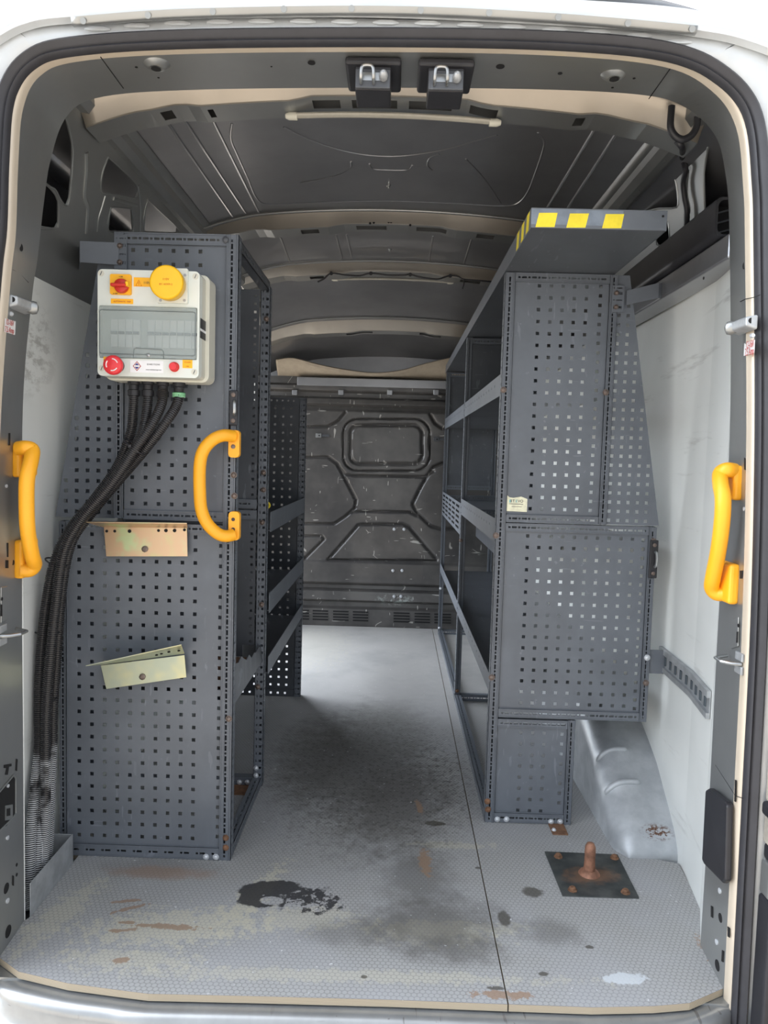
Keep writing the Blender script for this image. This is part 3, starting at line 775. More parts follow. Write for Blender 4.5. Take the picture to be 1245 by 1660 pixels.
# ---- left rear racking unit
YL = .473; yp = YL+.006
LU = thing('racking_unit', 'tall anthracite perforated racking unit, front left behind the switch box', 'racking', (-.68, .72, 0))
upright(LU, -.468, YL, 0, 1.738, aisle=1)
upright(LU, -.770, YL, .968, 1.738, w_=.028)
upright(LU, -.922, YL, 0, .955, w_=.020)
rail_x(LU, -.742, -.468, 1.708, YL); rail_x(LU, -.742, -.468, .966, YL, h=.026)
rail_x(LU, -.902, -.468, .932, YL, h=.024); rail_x(LU, -.902, -.468, .001, YL, h=.034, pitch=.045)
ec = px_x(365, 620, yp); mc = [px_x(p, 620, yp) for p in (214.9,236.7,258.2,279.8,301.3,322.9)]
rz = lin(px_z(290, 407, yp), px_z(290, 818, yp), 20); ez = lin(px_z(365, 407, yp), px_z(365, 819, yp), 27)
panel(LU, -.742, -.468, .992, 1.708, yp, [(-.742, mc[-1]+.018, mc, rz), (mc[-1]+.018, -.468, [ec], ez)])
lc = [px_x(p, 1100, yp) for p in lin(128.3, 314.7, 10)]; le = px_x(107.8, 1100, yp); re_ = px_x(355.7, 1100, yp)
lz = lin(px_z(220, 868, yp), px_z(220, 1356, yp), 25); lez = lin(px_z(108, 868, yp), px_z(108, 1347, yp), 31); rez = lin(px_z(356, 868, yp), px_z(356, 1372, yp), 32)
panel(LU, -.902, -.468, .035, .932, yp, [(-.902, lc[0]-.013, [le], lez), (lc[0]-.013, lc[-1]+.02, lc, lz), (lc[-1]+.02, -.468, [re_], rez)])
def wing(par, outline, cols, rows, y, inside):
    mb = MB(); loops = [outline]
    for cx in cols:
        for rz_ in rows:
            if inside(cx, rz_): loops.append([(cx-SQ, rz_-SQ), (cx+SQ, rz_-SQ), (cx+SQ, rz_+SQ), (cx-SQ, rz_+SQ)])
    mb.plate(loops, (0, y, 0), X, Z, .0016)
    return mb.build('wing_panel', 'rack', par)
wl = [(-.770,.966),(-.770,1.690),(-.812,1.690),(-.936,.966)]
wing(LU, wl, [px_x(p, 700, yp) for p in (105.6,123.2,140.9,158.6,176.3)], lin(px_z(150, 558, yp), px_z(150, 830, yp), 17)+[px_z(150, 558, yp)+.0295*k for k in (1,2,3)], YL+.01,
     lambda x, z: x-.012 > -.936+(z-.966)*.124/.724)
MB().plate([[(-.775,.975),(-.775,1.66),(-.80,1.66),(-.922,.975)]], (0, YL+.030, 0), X, Z, .003).build('wing_backing', 'rack', LU)
MB().box((-.900, YL+.030, .05), (-.835, YL+.033, .93)).build('inner_strip', 'rack', LU)
# far partition, side uprights and rails
PY = .945
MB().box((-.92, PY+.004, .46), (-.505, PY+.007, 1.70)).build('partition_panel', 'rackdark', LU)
mb = MB(); mb.perf((-.505, PY+.004, .50), X, Z, .040, 1.20, [(.022, .031)], sqrows(1.20, .0265), .0016); mb.build('partition_edge', 'rackdark', LU)
upright(LU, -.462, .955, 0, 1.712, w_=.032, d=.032, aisle=1, front='pair')
for z_ in (.972, .935): rail_x(LU, -.92, -.462, z_, PY-.004, h=.030, d=.012, mat='rack')
rail_x(LU, -.92, -.462, 0.0, .955, h=.030)
mb = MB(); mb.perf((-.434, YL+.034, 1.700), Y, Z, .46, .030, slotrows(.46, .036), [(.010, .018)], .0016); mb.box((-.462, YL+.034, 1.7285), (-.434, YL+.494, 1.730)); mb.box((-.462, YL+.034, 1.700), (-.434, YL+.494, 1.7015)); mb.build('top_rail', 'rackdark', LU)
rail_y(LU, YL+.03, .96, -.4345, 0, 1)
# low shelf with torn rusty lip
MB().box((-.92, YL+.03, .452), (-.45, .95, .456)).build('shelf', 'rackdark', LU)
mb = MB(); tops = [.545,.548,.540,.548,.530,.515,.522,.500,.505,.497,.502,.500]
for i in range(11):
    y0, y1 = .51+.04*i, .55+.04*i; a, b = tops[i], tops[i+1]
    mb.hexa([(-.438,y0,.445),(-.435,y0,.445),(-.435,y1,.445),(-.438,y1,.445),(-.446,y0,a),(-.443,y0,a),(-.443,y1,b),(-.446,y1,b)])
mb.build('torn_shelf_lip', 'rackdark', LU, label='bent and torn shelf lip with bare edges')
MB().box((-.60, .60, .4565), (-.452, .945, .458)).build('rust_patch', 'rust', LU, label='bare rusty patch on the shelf')
for px, py, mt in [(334,1389,'white_bolt'),(350,1389,'white_bolt')]: bolt(LU, on(px, py, 'y', YL-.001), mat=mt)
for px, py, mt in [(366,1358,'rust'),(366,1374,'rust'),(371,1165,'brownbolt')]: bolt(LU, on(px, py, 'y', YL-.001), mat=mt)
for px, py in [(379,1165-395),(380,804)]: bolt(LU, on(px, py, 'y', YL-.001), mat='brownbolt', r=.007)
bolt(LU, on(366, 389, 'y', YL-.001), mat='rackdark', r=.008)
for px, py, mt in [(415,1245,'white_bolt'),(415,1257,'white_bolt'),(418,1113,'brownbolt'),(425,847,'brownbolt'),(424,980,'brownbolt'),(427,766,'brownbolt'),(427,794,'brownbolt'),(432,517,'brownbolt')]: bolt(LU, on(px, py, 'y', .953), mat=mt)
for px in (388, 401): bolt(LU, on(px, 1268, 'y', .953), mat='white_bolt')
MB().box((-.53, .88, .0), (-.47, .95, .004)).build('foot_bracket', 'rust', LU, label='rusty foot bracket')
# hinge strap to the wall
mb = MB(); a, b, c, d = on(97,386,'y',.455), on(133,391,'y',.462), on(190,396,'y',.465), on(204,380,'y',.468)
mb.hexa([(-.92,.60,1.665),(b.x,.448,1.650),(b.x,.452,1.650),(-.92,.604,1.665),(-.92,.60,1.722),(b.x,.448,1.705),(b.x,.452,1.705),(-.92,.604,1.722)])
mb.hexa([(b.x,.448,1.650),(-.755,.466,1.650),(-.755,.469,1.650),(b.x,.452,1.650),(b.x,.448,1.705),(-.755,.466,1.708),(-.755,.469,1.708),(b.x,.452,1.705)])
mb.build('wall_strap', 'rack', LU)
mb = MB(); mb.perf((-.768, .468, 1.640), X, Z, .034, .090, [(.005,.009),(.014,.026),(.029,.031)], [(.012,.020),(.036,.040),(.058,.066),(.078,.082)], .002); mb.build('slotted_plate', 'rack', LU)
for z_ in (1.657, 1.700): bolt(LU, (-.752, .466, z_), r=.006, mat='brownbolt')

# ---- left far racking unit
FU = thing('racking_unit', 'lower dark racking unit with three sloping-lipped shelves, left side beyond the first unit', 'racking', (-.68, 1.45, 0))
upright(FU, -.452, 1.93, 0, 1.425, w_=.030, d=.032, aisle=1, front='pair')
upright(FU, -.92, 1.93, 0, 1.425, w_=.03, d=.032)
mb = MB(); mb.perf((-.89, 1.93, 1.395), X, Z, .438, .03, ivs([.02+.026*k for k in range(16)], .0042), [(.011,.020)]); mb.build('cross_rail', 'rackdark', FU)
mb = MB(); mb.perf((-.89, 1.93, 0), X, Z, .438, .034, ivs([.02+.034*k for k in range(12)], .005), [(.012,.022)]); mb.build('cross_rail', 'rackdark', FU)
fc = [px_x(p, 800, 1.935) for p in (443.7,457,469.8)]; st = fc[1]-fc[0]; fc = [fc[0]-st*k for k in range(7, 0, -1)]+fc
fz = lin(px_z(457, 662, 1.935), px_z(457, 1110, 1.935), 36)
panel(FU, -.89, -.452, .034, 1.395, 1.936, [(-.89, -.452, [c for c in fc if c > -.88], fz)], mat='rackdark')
for z0, z1, zs_ in ((.888,.958,.892), (.605,.675,.612), (.388,.452,.392)):
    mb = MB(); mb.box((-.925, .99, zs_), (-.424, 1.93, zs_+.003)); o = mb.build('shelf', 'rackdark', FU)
    mb = MB(); mb.box((-.424, .99, z0), (-.421, 1.92, z1)); mb.build('lip', 'rack', o, bevel=.001)
mb = MB(); mb.tube(smoothpath([V((-.47,1.02,.962)), V((-.455,1.03,.985)), V((-.44,1.05,.985)), V((-.44,1.06,.970)), V((-.455,1.05,.965)), V((-.45,1.03,.96))], 5), .0035, 6)
mb.build('yellow_tie', 'yellowsheet', label='yellow plastic tie loop lying on the far left shelf', cat='cable tie', smooth=True)

# ---- right racking unit
YR = .750; yq = YR+.006
RU = thing('racking_unit', 'long anthracite racking unit with perforated end panels along the right side', 'racking', (.55, 2.0, 0))
XR = .321
upright(RU, XR, YR, 0, 1.727, w_=.030, aisle=-1)
upright(RU, .637, YR, .966, 1.727, w_=.026)
rail_x(RU, XR+.03, .637, 1.700, YR, h=.027); rail_x(RU, XR+.03, .637, .966, YR, h=.024)
rows = lin(px_z(906, 464, yq), px_z(906, 826, yq), 20); cols = [px_x(p, 618, yq) for p in (868,887.2,906,925,944.2)]
x0e = px_x(830.9, 623, yq); x1e = px_x(966.8, 618, yq); erow = lin(px_z(831, 464, yq), px_z(831, 795, yq), 23)
erow2 = lin(px_z(967, 464, yq), px_z(967, 828, yq), 25)
a0 = XR+.030
panel(RU, a0, .637, .990, 1.700, yq, [(a0, cols[0]-.018, [x0e], erow), (cols[0]-.018, cols[-1]+.0125, cols, rows), (cols[-1]+.0125, .637, [x1e], erow2)])
wr = [(.663,.968),(.826,.968),(.698,1.727),(.663,1.727)]
wc = [px_x(p, 620, yq) for p in (997.5,1012.6,1027.8,1043,1058)]; wz = lin(px_z(1010, 450, yq), px_z(1010, 844, yq), 27)
wing(RU, wr, wc, wz, YR+.004, lambda x, z: x+.010 < .826-(z-.968)*.128/.759 and z < 1.72 and z > .975)
# middle box
upright(RU, .795, YR, .345, .963, w_=.024, aisle=0)
rail_x(RU, XR+.03, .795, .938, YR, h=.025); rail_x(RU, XR+.03, .795, .346, YR, h=.027)
rows = lin(px_z(930, 871, yq), px_z(930, 1142, yq), 16); cols = [px_x(p, 1000, yq) for p in lin(850, 1018.7, 10)]
x0e = px_x(814.7, 1012, yq); x1e = px_x(1036, 1005, yq); er = lin(px_z(815, 869, yq), px_z(815, 1142, yq), 20)
panel(RU, a0, .795, .374, .937, yq, [(a0, cols[0]-.018, [x0e], er), (cols[0]-.018, cols[-1]+.009, cols, rows), (cols[-1]+.009, .795, [x1e], er)])
# bottom box
upright(RU, .572, YR, 0, .342, w_=.024)
rail_x(RU, XR+.03, .572, .314, YR, h=.026); rail_x(RU, XR+.03, .572, .002, YR, h=.030)
rows = lin(px_z(860, 1188, yq), px_z(860, 1314, yq), 8); cols = [px_x(p, 1250, yq) for p in (842,861,879.5)]
x0e = px_x(806, 1250, yq); x1e = px_x(908.4, 1250, yq); er = lin(px_z(806, 1187, yq), px_z(806, 1314, yq), 9)
panel(RU, a0, .572, .034, .313, yq, [(a0, cols[0]-.018, [x0e], er), (cols[0]-.018, cols[-1]+.018, cols, rows), (cols[-1]+.018, .572, [x1e], er)])
# further frames along the van
for y_, xb in ((1.95, .66), (3.31, .66)):
    upright(RU, XR, y_, 0, 1.727, w_=.026, aisle=-1)
    upright(RU, xb-.026, y_, .42, 1.727, w_=.026)
    for z_ in (1.697, .965, .90): rail_x(RU, XR+.026, xb-.026, z_, y_, h=.026)
    rail_x(RU, XR+.026, .60, 0, y_, h=.030)
MB().box((XR+.026, 3.318, .99), (.634, 3.321, 1.70)).build('end_sheet', 'rackdark', RU)
MB().box((XR+.026, 1.958, 1.38), (.634, 1.961, 1.70)).build('end_sheet', 'rackdark', RU)
for z0, z1, ya in ((1.357,1.424,.786), (.900,.974,.786), (.420,.477,.786)):
    xb = .658 if z0 > 1 else .82
    o = MB().box((XR+.004, ya, z0+.004), (xb, 3.32, z0+.007)).build('shelf', 'rackdark', RU)
    for y0, y1 in ((ya, 1.95),)+(((1.976, 3.32),) if z0 != .900 else ()):
        h = z1-z0; cs = [(.06+.075*k, .0675+.075*k) for k in range(int((y1-y0-.08)/.075))]
        mb = MB(); mb.perf((XR, y1, z0), -Y, Z, y1-y0, h, cs, [(h*.62-.004, h*.62+.004)], .002); mb.build('lip', 'rack', o)
mb = MB(); mb.perf((XR, 3.32, .800), -Y, Z, 1.34, .150, [(.05+.255*k, .235+.255*k) for k in range(5)], [(.018+.026*k, .031+.026*k) for k in range(5)], .0025)
mb.build('vented_side_panel', 'rack', RU)
rail_y(RU, .786, 3.33, XR, 0, -1)
MB().box((.50, 2.0, .70), (.815, 2.9, .84)).build('storage_tray', 'rackdark', label='dark shallow tray hanging under the middle shelf on the right', cat='tray', bevel=.006)
# top shelf tray overhanging at the rear
TS = MB().box((.320, .325, 1.729), (.650, 3.50, 1.7315)).build('top_shelf', 'rackdark', RU)
mb = MB(); mb.box((.318, .322, 1.729), (.651, .325, 1.777)); mb.build('front_lip', 'rack', TS, bevel=.001)
MB().box((.318, .325, 1.729), (.3205, 3.50, 1.777)).build('side_lip', 'rack', TS)
MB().box((.6485, .325, 1.729), (.651, 3.50, 1.777)).build('side_lip', 'rack', TS)
def decal(pts, y, mat, par, name='hazard_stripe', t=.0006):
    q = [on(a, b, 'y', y) for a, b in pts]
    return MB().plate([[(p.x, p.z) for p in q]], (0, y, 0), X, Z, t).build(name, mat, par)
for a, b, c, d in [((874,345),(904,345),(899,368),(868,368)), ((924,346),(955,346),(949,369),(918,369)), ((982,347),(1012,347),(1007,370),(976,370))]:
    decal([d, c, b, a], .3213, 'yellowsheet', TS)
p = [on(q, 357, 'y', .3217).x for q in (861, 1010)]
MB().box((p[0], .3215, 1.737), (p[1], .3222, 1.774)).build('grey_tape', plain('grey_tape', L(120,130,142), .5, 0, .15, 30), TS)
for k in range(3):
    y_ = .345+.075*k
    MB().hexa([(.3172,y_+.010,1.732),(.3178,y_+.010,1.732),(.3178,y_+.045,1.732),(.3172,y_+.045,1.732),(.3172,y_+.0,1.775),(.3178,y_+.0,1.775),(.3178,y_+.035,1.775),(.3172,y_+.035,1.775)]).build('hazard_stripe', 'yellowsheet', TS)
hole_ = disc(MB(), (.640, .3212, 1.763), (0,-1,0), .003, .0006, 10).build('rivet_hole', 'void', TS)
for px, py, mt in [(806,1328,'white_bolt'),(821,1328,'white_bolt'),(893,1332,'white_bolt'),(908,1332,'white_bolt')]: bolt(RU, on(px, py, 'y', YR-.001), mat=mt)
for px, py, mt in [(790,1299,'rust'),(791,1312,'rust'),(797,1098,'brownbolt'),(804,868,'brownbolt'),(816,632,'brownbolt'),(982,636,'brownbolt'),(1059,877,'brownbolt'),(1049,1066,'white_bolt'),(1047,1107,'brownbolt')]: bolt(RU, on(px, py, 'y', YR-.001), mat=mt, r=.0078)
for px, py in [(750,1139),(759,1140)]: bolt(RU, on(px, py, 'y', 1.948))
for px, py in [(741,1120),(741,1130)]: bolt(RU, on(px, py, 'y', 1.948), mat='rust', r=.007)
for px, py in [(712,1018),(712,1025),(721,1031),(727,1031)]: bolt(RU, on(px, py, 'y', 3.308))
bolt(RU, on(714, 954, 'y', 3.308)); bolt(RU, on(747, 876, 'y', 1.948), mat='brownbolt')
p = on(903, 1345, 'z', .002); MB().box((p.x-.02, p.y-.03, 0), (p.x+.028, .76, .004)).build('foot_bracket', 'rust', RU, label='rusty foot bracket with one pale bolt')
bolt(RU, (p.x-.012, p.y-.008, .004), ax=(0,0,1), r=.006)
# right wall strap
mb = MB(); mb.hexa([(.688,.744,1.637),(.783,.742,1.660),(.783,.746,1.660),(.688,.748,1.637),(.688,.744,1.680),(.783,.742,1.705),(.783,.746,1.705),(.688,.748,1.680)])
mb.hexa([(.783,.742,1.660),(.868,.80,1.672),(.868,.804,1.672),(.783,.746,1.660),(.783,.742,1.705),(.868,.80,1.722),(.868,.804,1.722),(.783,.746,1.705)]); mb.build('wall_strap', 'rack', RU)
mb = MB(); mb.perf((.645, .745, 1.615), X, Z, .036, .080, [(.004,.007),(.012,.030)], [(.010,.018),(.034,.038),(.052,.060),(.070,.074)], .002); mb.build('slotted_plate', 'rack', RU)
for z_ in (1.63, 1.672): bolt(RU, (.657, .743, z_), r=.006, mat='brownbolt')
MB().box((.82, .755, .50), (.868, .760, .575)).build('rail_bracket', 'rack', RU)
# aged maker's sticker
q = [on(a, b, 'y', yq-.0015) for a, b in [(814,828),(854,830),(855,809),(845,805),(832,807),(826,806),(820,801),(816,801)]]
ST = MB().plate([[(p.x, p.z) for p in q]], (0, yq-.0022, 0), X, Z, .0005).build('maker_sticker', 'agedsticker', RU)
p = on(836.5, 812.5, 'y', yq-.003)
text('T', .012, p+X*-.0075, X, Z, 'ink', ST); text('E', .012, p+X*.0015, X, Z, 'inkteal', ST); text('VO', .012, p+X*.014, X, Z, 'ink', ST)
MB().box((p.x-.020, yq-.003, p.z-.005), (p.x-.017, yq-.0026, p.z+.005)).build('logo_bar', 'inkteal', ST); MB().box((p.x-.0155, yq-.003, p.z-.004), (p.x-.0135, yq-.0026, p.z+.005)).build('logo_bar', 'ink', ST)
MB().box((p.x-.021, yq-.003, p.z-.0095), (p.x+.023, yq-.0026, p.z-.0082)).build('small_print', 'ink', ST)
MB().box((p.x-.013, yq-.003, p.z-.0175), (p.x+.018, yq-.0026, p.z-.0165)).build('small_print', 'ink', ST)

# door latches on the cabinets
def latch(px0, py0, px1, py1, y, label):
    a, b = on(px0, py0, 'y', y), on(px1, py1, 'y', y); cx = (a.x+b.x)/2; w_ = abs(b.x-a.x)/2
    t_ = thing('magnetic_catch', label, 'door catch', (cx, y, b.z))
    MB().box((cx-w_, y-.010, b.z), (cx+w_, y-.002, a.z)).build('base', 'black', t_, bevel=.003)
    h = a.z-b.z
    MB().tube(smoothpath([V((cx+.003, y-.012, b.z+h*.30)), V((cx+.005, y-.020, b.z+h*.38)), V((cx+.005, y-.020, b.z+h*.62)), V((cx+.003, y-.012, b.z+h*.70))], 4), .0045, 8).build('roller', 'steel', t_, smooth=True)
    for f in (.13, .87): MB().lathe([(.006,0),(.006,.003),(.003,.004)], (cx, y-.010, b.z+h*f), (0,-1,0), 12).build('screw', 'brownbolt', t_)
latch(373, 633, 386, 690, YL-.001, 'small black roller catch on the left rack post, above the yellow grab handle')
latch(1053, 875, 1063, 937, YR-.001, 'small black roller catch at the right edge of the right-hand rack')

# ------------------------------------------------------------------ bent zinc plates on the left rack
def angle_plate(face, top, mat, label, y=.458):
    t_ = thing('angle_bracket', label, 'bracket', on(*face[2], 'y', y))
    q = [on(a, b, 'y', y) for a, b in face]
    o = MB().plate([[(p.x, p.z) for p in q]], (0, y, 0), X, Z, .002).build('face_plate', mat, t_, bevel=.0008)
    a, b, c, d = [on(u_, v_, 'y', yy) for (u_, v_, yy) in top]
    mb = MB(); k = V((0, 0, .002)); mb.hexa([a, b, c, d, a+k, b+k, c+k, d+k]); mb.build('flange', mat, t_)
    return t_, q
t_, q = angle_plate([(172,902),(304,902),(303,856),(168,854)], [(168,855,.458),(304,856,.458),(303,849,.40),(140,847,.40)], 'gold', 'gold coloured zinc angle plate, the level upper of two on the left rack')
for px, py in [(173,860),(186,860),(210,860),(257,859),(269,859),(283,859),(299,858)]:
    p = on(px, py+1, 'y', .4575); disc(MB(), p, (0,-1,0), .004 if px not in (210,269,283) else .005, .0006, 12).build('plate_hole', 'void', t_)
MB().lathe([(.009,0),(.009,.003),(.005,.005)], on(235, 890, 'y', .4575), (0,-1,0), 8).build('hex_bolt', 'brownbolt', t_)
t_, q = angle_plate([(172,1117),(302,1098),(299,1062),(163,1079)], [(163,1078,.458),(299,1060,.458),(294,1046,.36),(139,1080,.36)], 'zinc', 'tilted dull zinc angle plate, the lower of two on the left rack')
MB().lathe([(.009,0),(.009,.003),(.005,.005)], on(231, 1097, 'y', .4575), (0,-1,0), 8).build('hex_bolt', 'brownbolt', t_)
for px, py in [(290,1055),(274,1057),(262,1060),(254,1062)]:
    disc(MB(), on(px, py, 'y', .40)-Y*.001, (0,-.2,1), .004, .001, 12).build('plate_hole', 'void', t_)

# ------------------------------------------------------------------ distribution box
BF = .342
B = thing('distribution_box', 'pale grey electrical distribution box with red switches, on the left rack', 'electrical box', (-.635, YL, 1.335))
def rbox(x0, x1, z0, z1, y0, y1, r, mat, name, par, bevel=.004):
    return MB().plate([rrect(x0, z0, x1, z1, r)], (0, y0, 0), X, Z, -(y0-y1) if False else (y1-y0)*-1*-1).build(name, mat, par, bevel=bevel, smooth=False)
def E_(px, py, y=BF): return on(px, py, 'y', y)
x0, x1 = E_(158,520).x, E_(323,520).x; zb, zt = E_(240,611).z, E_(240,438).z
rbox(x0-.004, -.494, 1.337, zt+.006, .405, YL-.003, .018, 'enclosure2', 'back_box', B, .005)
body = rbox(x0, x1, zb, zt, BF+.028, .407, .012, 'enclosure2', 'side_wall', B, .004)
wx0, wx1, wz0, wz1 = E_(160,550).x+.002, E_(322,550).x-.004, E_(240,582).z, E_(240,497).z
mb = MB(); mb.plate([rrect(x0, zb, x1, zt, .012), rrect(wx0, wz0, wx1, wz1, .003, 2)], (0, BF, 0), X, Z, .028)
lid = mb.build('lid', 'enclosure', B, bevel=.0018)
tr = MB().box((wx0-.001, BF+.022, wz0-.001), (wx1+.001, BF+.0275, wz1+.001)).build('breaker_recess', 'tray', B)
# breakers seen through the window
bx0, bx1 = E_(177,540).x, E_(321,540).x
nb = 12; bw = (bx1-bx0)/nb; zc_ = (E_(250,541).z)
for k in range(nb):
    if k == 4: continue
    o = MB().box((bx0+k*bw+.0006, BF+.010, zc_-.034), (bx0+(k+1)*bw-.0006, BF+.022, zc_+.036)).build('circuit_breaker', 'breaker', B, bevel=.001)
    MB().box((bx0+k*bw+.002, BF+.004, zc_-.002), (bx0+(k+1)*bw-.002, BF+.010, zc_+.005)).build('toggle', 'toggles', o)
cv = MB().plate([rrect(wx0+.001, wz0+.002, wx1-.001, wz1-.002, .004, 3)], (0, BF-.006, 0), X, Z, .0018).build('window_cover', 'clear', B)
mb = MB(); lp = rrect(wx0+.003, wz0+.010, wx1-.003, wz1-.012, .005, 3); mb.tube([V((a, BF-.0065, b)) for a, b in lp], .0011, 5, closed=True)
lp = [E_(216,581,BF-.0065), E_(217,567,BF-.0065), E_(220,564,BF-.0065), E_(262,567,BF-.0065), E_(265,570,BF-.0065), E_(265,582,BF-.0065)]; mb.tube(lp, .0011, 5)
mb.build('cover_rim', plain('smoked_rim', L(110,118,118), .3), cv)
MB().lathe([(.0045,0),(.0045,.003),(.002,.005)], E_(241,576,BF-.006), (0,-1,0), 14).build('cover_screw', 'steel', cv, smooth=True)
for px, py in [(164,443),(317,448),(165,597),(315,603)]:
    p = E_(px, py); o = disc(MB(), p+Y*.0003, (0,-1,0), .0078, .001, 20).build('corner_screw', 'enclosure2', B)
    mb = MB(); mb.beam(p+V((-.002,-.001,-.005)), p+V((.002,-.001,.005)), Y, .0016, .0006); mb.build('screw_slot', 'toggles', o)
# rotary isolator
q0, q1 = E_(180,478), E_(214,446)
iso = MB().plate([rrect(q0.x, q0.z, q1.x, q1.z, .004)], (0, BF-.008, 0), X, Z, .008).build('isolator_switch', 'orange', B, bevel=.001)
c = E_(196,463,BF-.016); c.y = BF; MB().lathe([(.0175,0),(.0185,.004),(.0165,.012),(.012,.014)], c+Y*(-.008), (0,-1,0), 20).build('dial', 'redswitch', iso, smooth=True)
MB().box((c.x-.021, BF-.034, c.z-.005), (c.x+.017, BF-.018, c.z+.003)).build('dial_grip', 'redswitch', iso, bevel=.003)
MB().box((c.x+.014, BF-.028, c.z-.003), (c.x+.022, BF-.012, c.z+.009)).build('dial_lock', 'yellowcap', iso, bevel=.002)
text('I ON', .0045, E_(196,448.5,BF-.0085), X, Z, 'ink', iso); text('0 OFF', .0045, E_(187,476,BF-.0085), X, Z, 'ink', iso)
# socket with yellow cap
q0, q1 = E_(256,492), E_(306,437)
sk = MB().plate([rrect(q0.x, q0.z, q1.x, q1.z, .003)], (0, BF-.010, 0), X, Z, .010).build('socket_base', 'enclosure', B, bevel=.0015)
for px, py in [(300,446),(260,487),(299,487)]: disc(MB(), E_(px, py, BF-.0102), (0,-1,0), .0035, .001, 12).build('socket_screw', 'galv', sk)
c = E_(269,459); c = on(269, 457, 'y', BF-.055)
prof = [(.030,-.046),(.034,-.040),(.040,-.032),(.0415,-.010),(.0415,-.002),(.039,.001),(.036,.0015)]
cap = MB().lathe(prof, c, (0,-1,0), 36).build('socket_cap', 'yellowcap', sk, smooth=True, ang=45)
text('110V', .008, c+V((0,-.0018,.006)), X, Z, 'inkorange', cap); text('IEC 60309-2', .0065, c+V((0,-.0018,-.006)), X, Z, 'inkorange', cap)
a, b = E_(217,465), E_(244,451)
s1 = MB().box((a.x, BF-.0012, a.z+.001), (b.x, BF, b.z+.001)).build('warning_sticker', 'orange', B)
c = E_(225,459,BF-.0015)
MB().tube([c+V((-.0075,0,-.007)), c+V((.0075,0,-.007)), c+V((0,0,.008))], .0008, 4, closed=True).build('warning_triangle', 'inkorange', s1)
mb = MB(); mb.beam(c+V((.001,0,.004)), c+V((-.001,0,-.001)), Y, .0012, .0005); mb.beam(c+V((.0012,0,-.0005)), c+V((-.0006,0,-.005)), Y, .0012, .0005); mb.build('bolt_symbol', 'inkorange', s1)
text('110V', .008, E_(238,458.5,BF-.0016), X, Z, 'ink', s1)
a, b = E_(180,492), E_(216,485)
s2 = MB().box((a.x, BF-.0012, a.z), (b.x, BF, b.z)).build('orange_label', 'orange', B)
text('AUTOMATIC TRIP', .0055, E_(198,489,BF-.0016), X, Z, 'inkred', s2)
# emergency stop
c = on(184, 592, 'y', BF-.040); c2 = E_(191,593)
st = MB().lathe([(.017,0),(.017,.020),(.0145,.030)], c2, (0,-1,0), 24).build('stop_collar', 'black', B, smooth=True)
bt = MB().lathe([(.012,-.004),(.0235,.0),(.0245,.006),(.0235,.011),(.019,.014),(.0,.015)], c+Y*.004, (0,-1,0), 32).build('emergency_stop', 'red', B, smooth=True, ang=50)
for k in range(3):
    a0_ = math.radians(120*k+20); mb = MB()
    mb.tube([c+V((.0145*math.cos(a0_+.17*j), -.0108, .0145*math.sin(a0_+.17*j))) for j in range(8)], .0014, 5); mb.build('arrow_mark', 'sticker', bt)
a, b = E_(168,591), E_(184,578); s5 = MB().box((a.x, BF-.001, a.z), (b.x, BF, b.z)).build('orange_label', 'orange', B)
text('STOP', .005, E_(172,584,BF-.0014), X, Z, 'ink', s5)
c = E_(283,595); MB().lathe([(.0125,0),(.0125,.004),(.0115,.005)], c, (0,-1,0), 24).build('button_bezel', 'redswitch', B, smooth=True)
MB().lathe([(.0105,0),(.0105,.010),(.009,.012),(0,.0125)], c-Y*.004, (0,-1,0), 24).build('push_button', 'red', B, smooth=True)
a, b = E_(211,603), E_(265,584)
s3 = MB().box((a.x, BF-.001, a.z-.001), (b.x, BF, b.z-.002)).build('supplier_sticker', 'sticker', B)
c = E_(222,593.5,BF-.0014)
for r_, mt in ((.0125, 'inkred'), (.0098, 'sticker')):
    MB().plate([[(c.x-r_*.85, c.z), (c.x, c.z-r_), (c.x+r_*.85, c.z), (c.x, c.z+r_)]], (0, BF-.0016-(.0003 if mt == 'sticker' else 0), 0), X, Z, .0003).build('diamond_logo', mt, s3)
for s_ in (1, -1): MB().plate([[(c.x-.0055, c.z+s_*.002), (c.x+.0055, c.z+s_*.002), (c.x, c.z+s_*.0078)]], (0, BF-.0023, 0), X, Z, .0003).build('logo_arrow', 'inkblue', s3)
text('01443 715341', .0058, E_(249,591,BF-.0014), X, Z, 'ink', s3); text('www.vehicleenergy.com', .0040, E_(249,599.5,BF-.0014), X, Z, 'ink', s3)
a, b = E_(296,596), E_(312,583); s4 = MB().box((a.x, BF-.001, a.z-.001), (b.x, BF, b.z-.001)).build('orange_label', 'orange', B)
text('POWER', .0048, E_(304,587.5,BF-.0014), X, Z, 'inkorange', s4); text('ON', .0048, E_(304,594,BF-.0014), X, Z, 'inkorange', s4)
# black label wrapped on its side
MB().plate([[(.352,1.445),(.408,1.445),(.408,1.495),(.352,1.495)]], (x1+.0005, 0, 0), Y, Z, .0006).build('side_label', 'black', B)
MB().box((x1+.0004, .352, 1.463), (x1+.0012, .408, 1.469)).build('label_band', 'sticker', B)

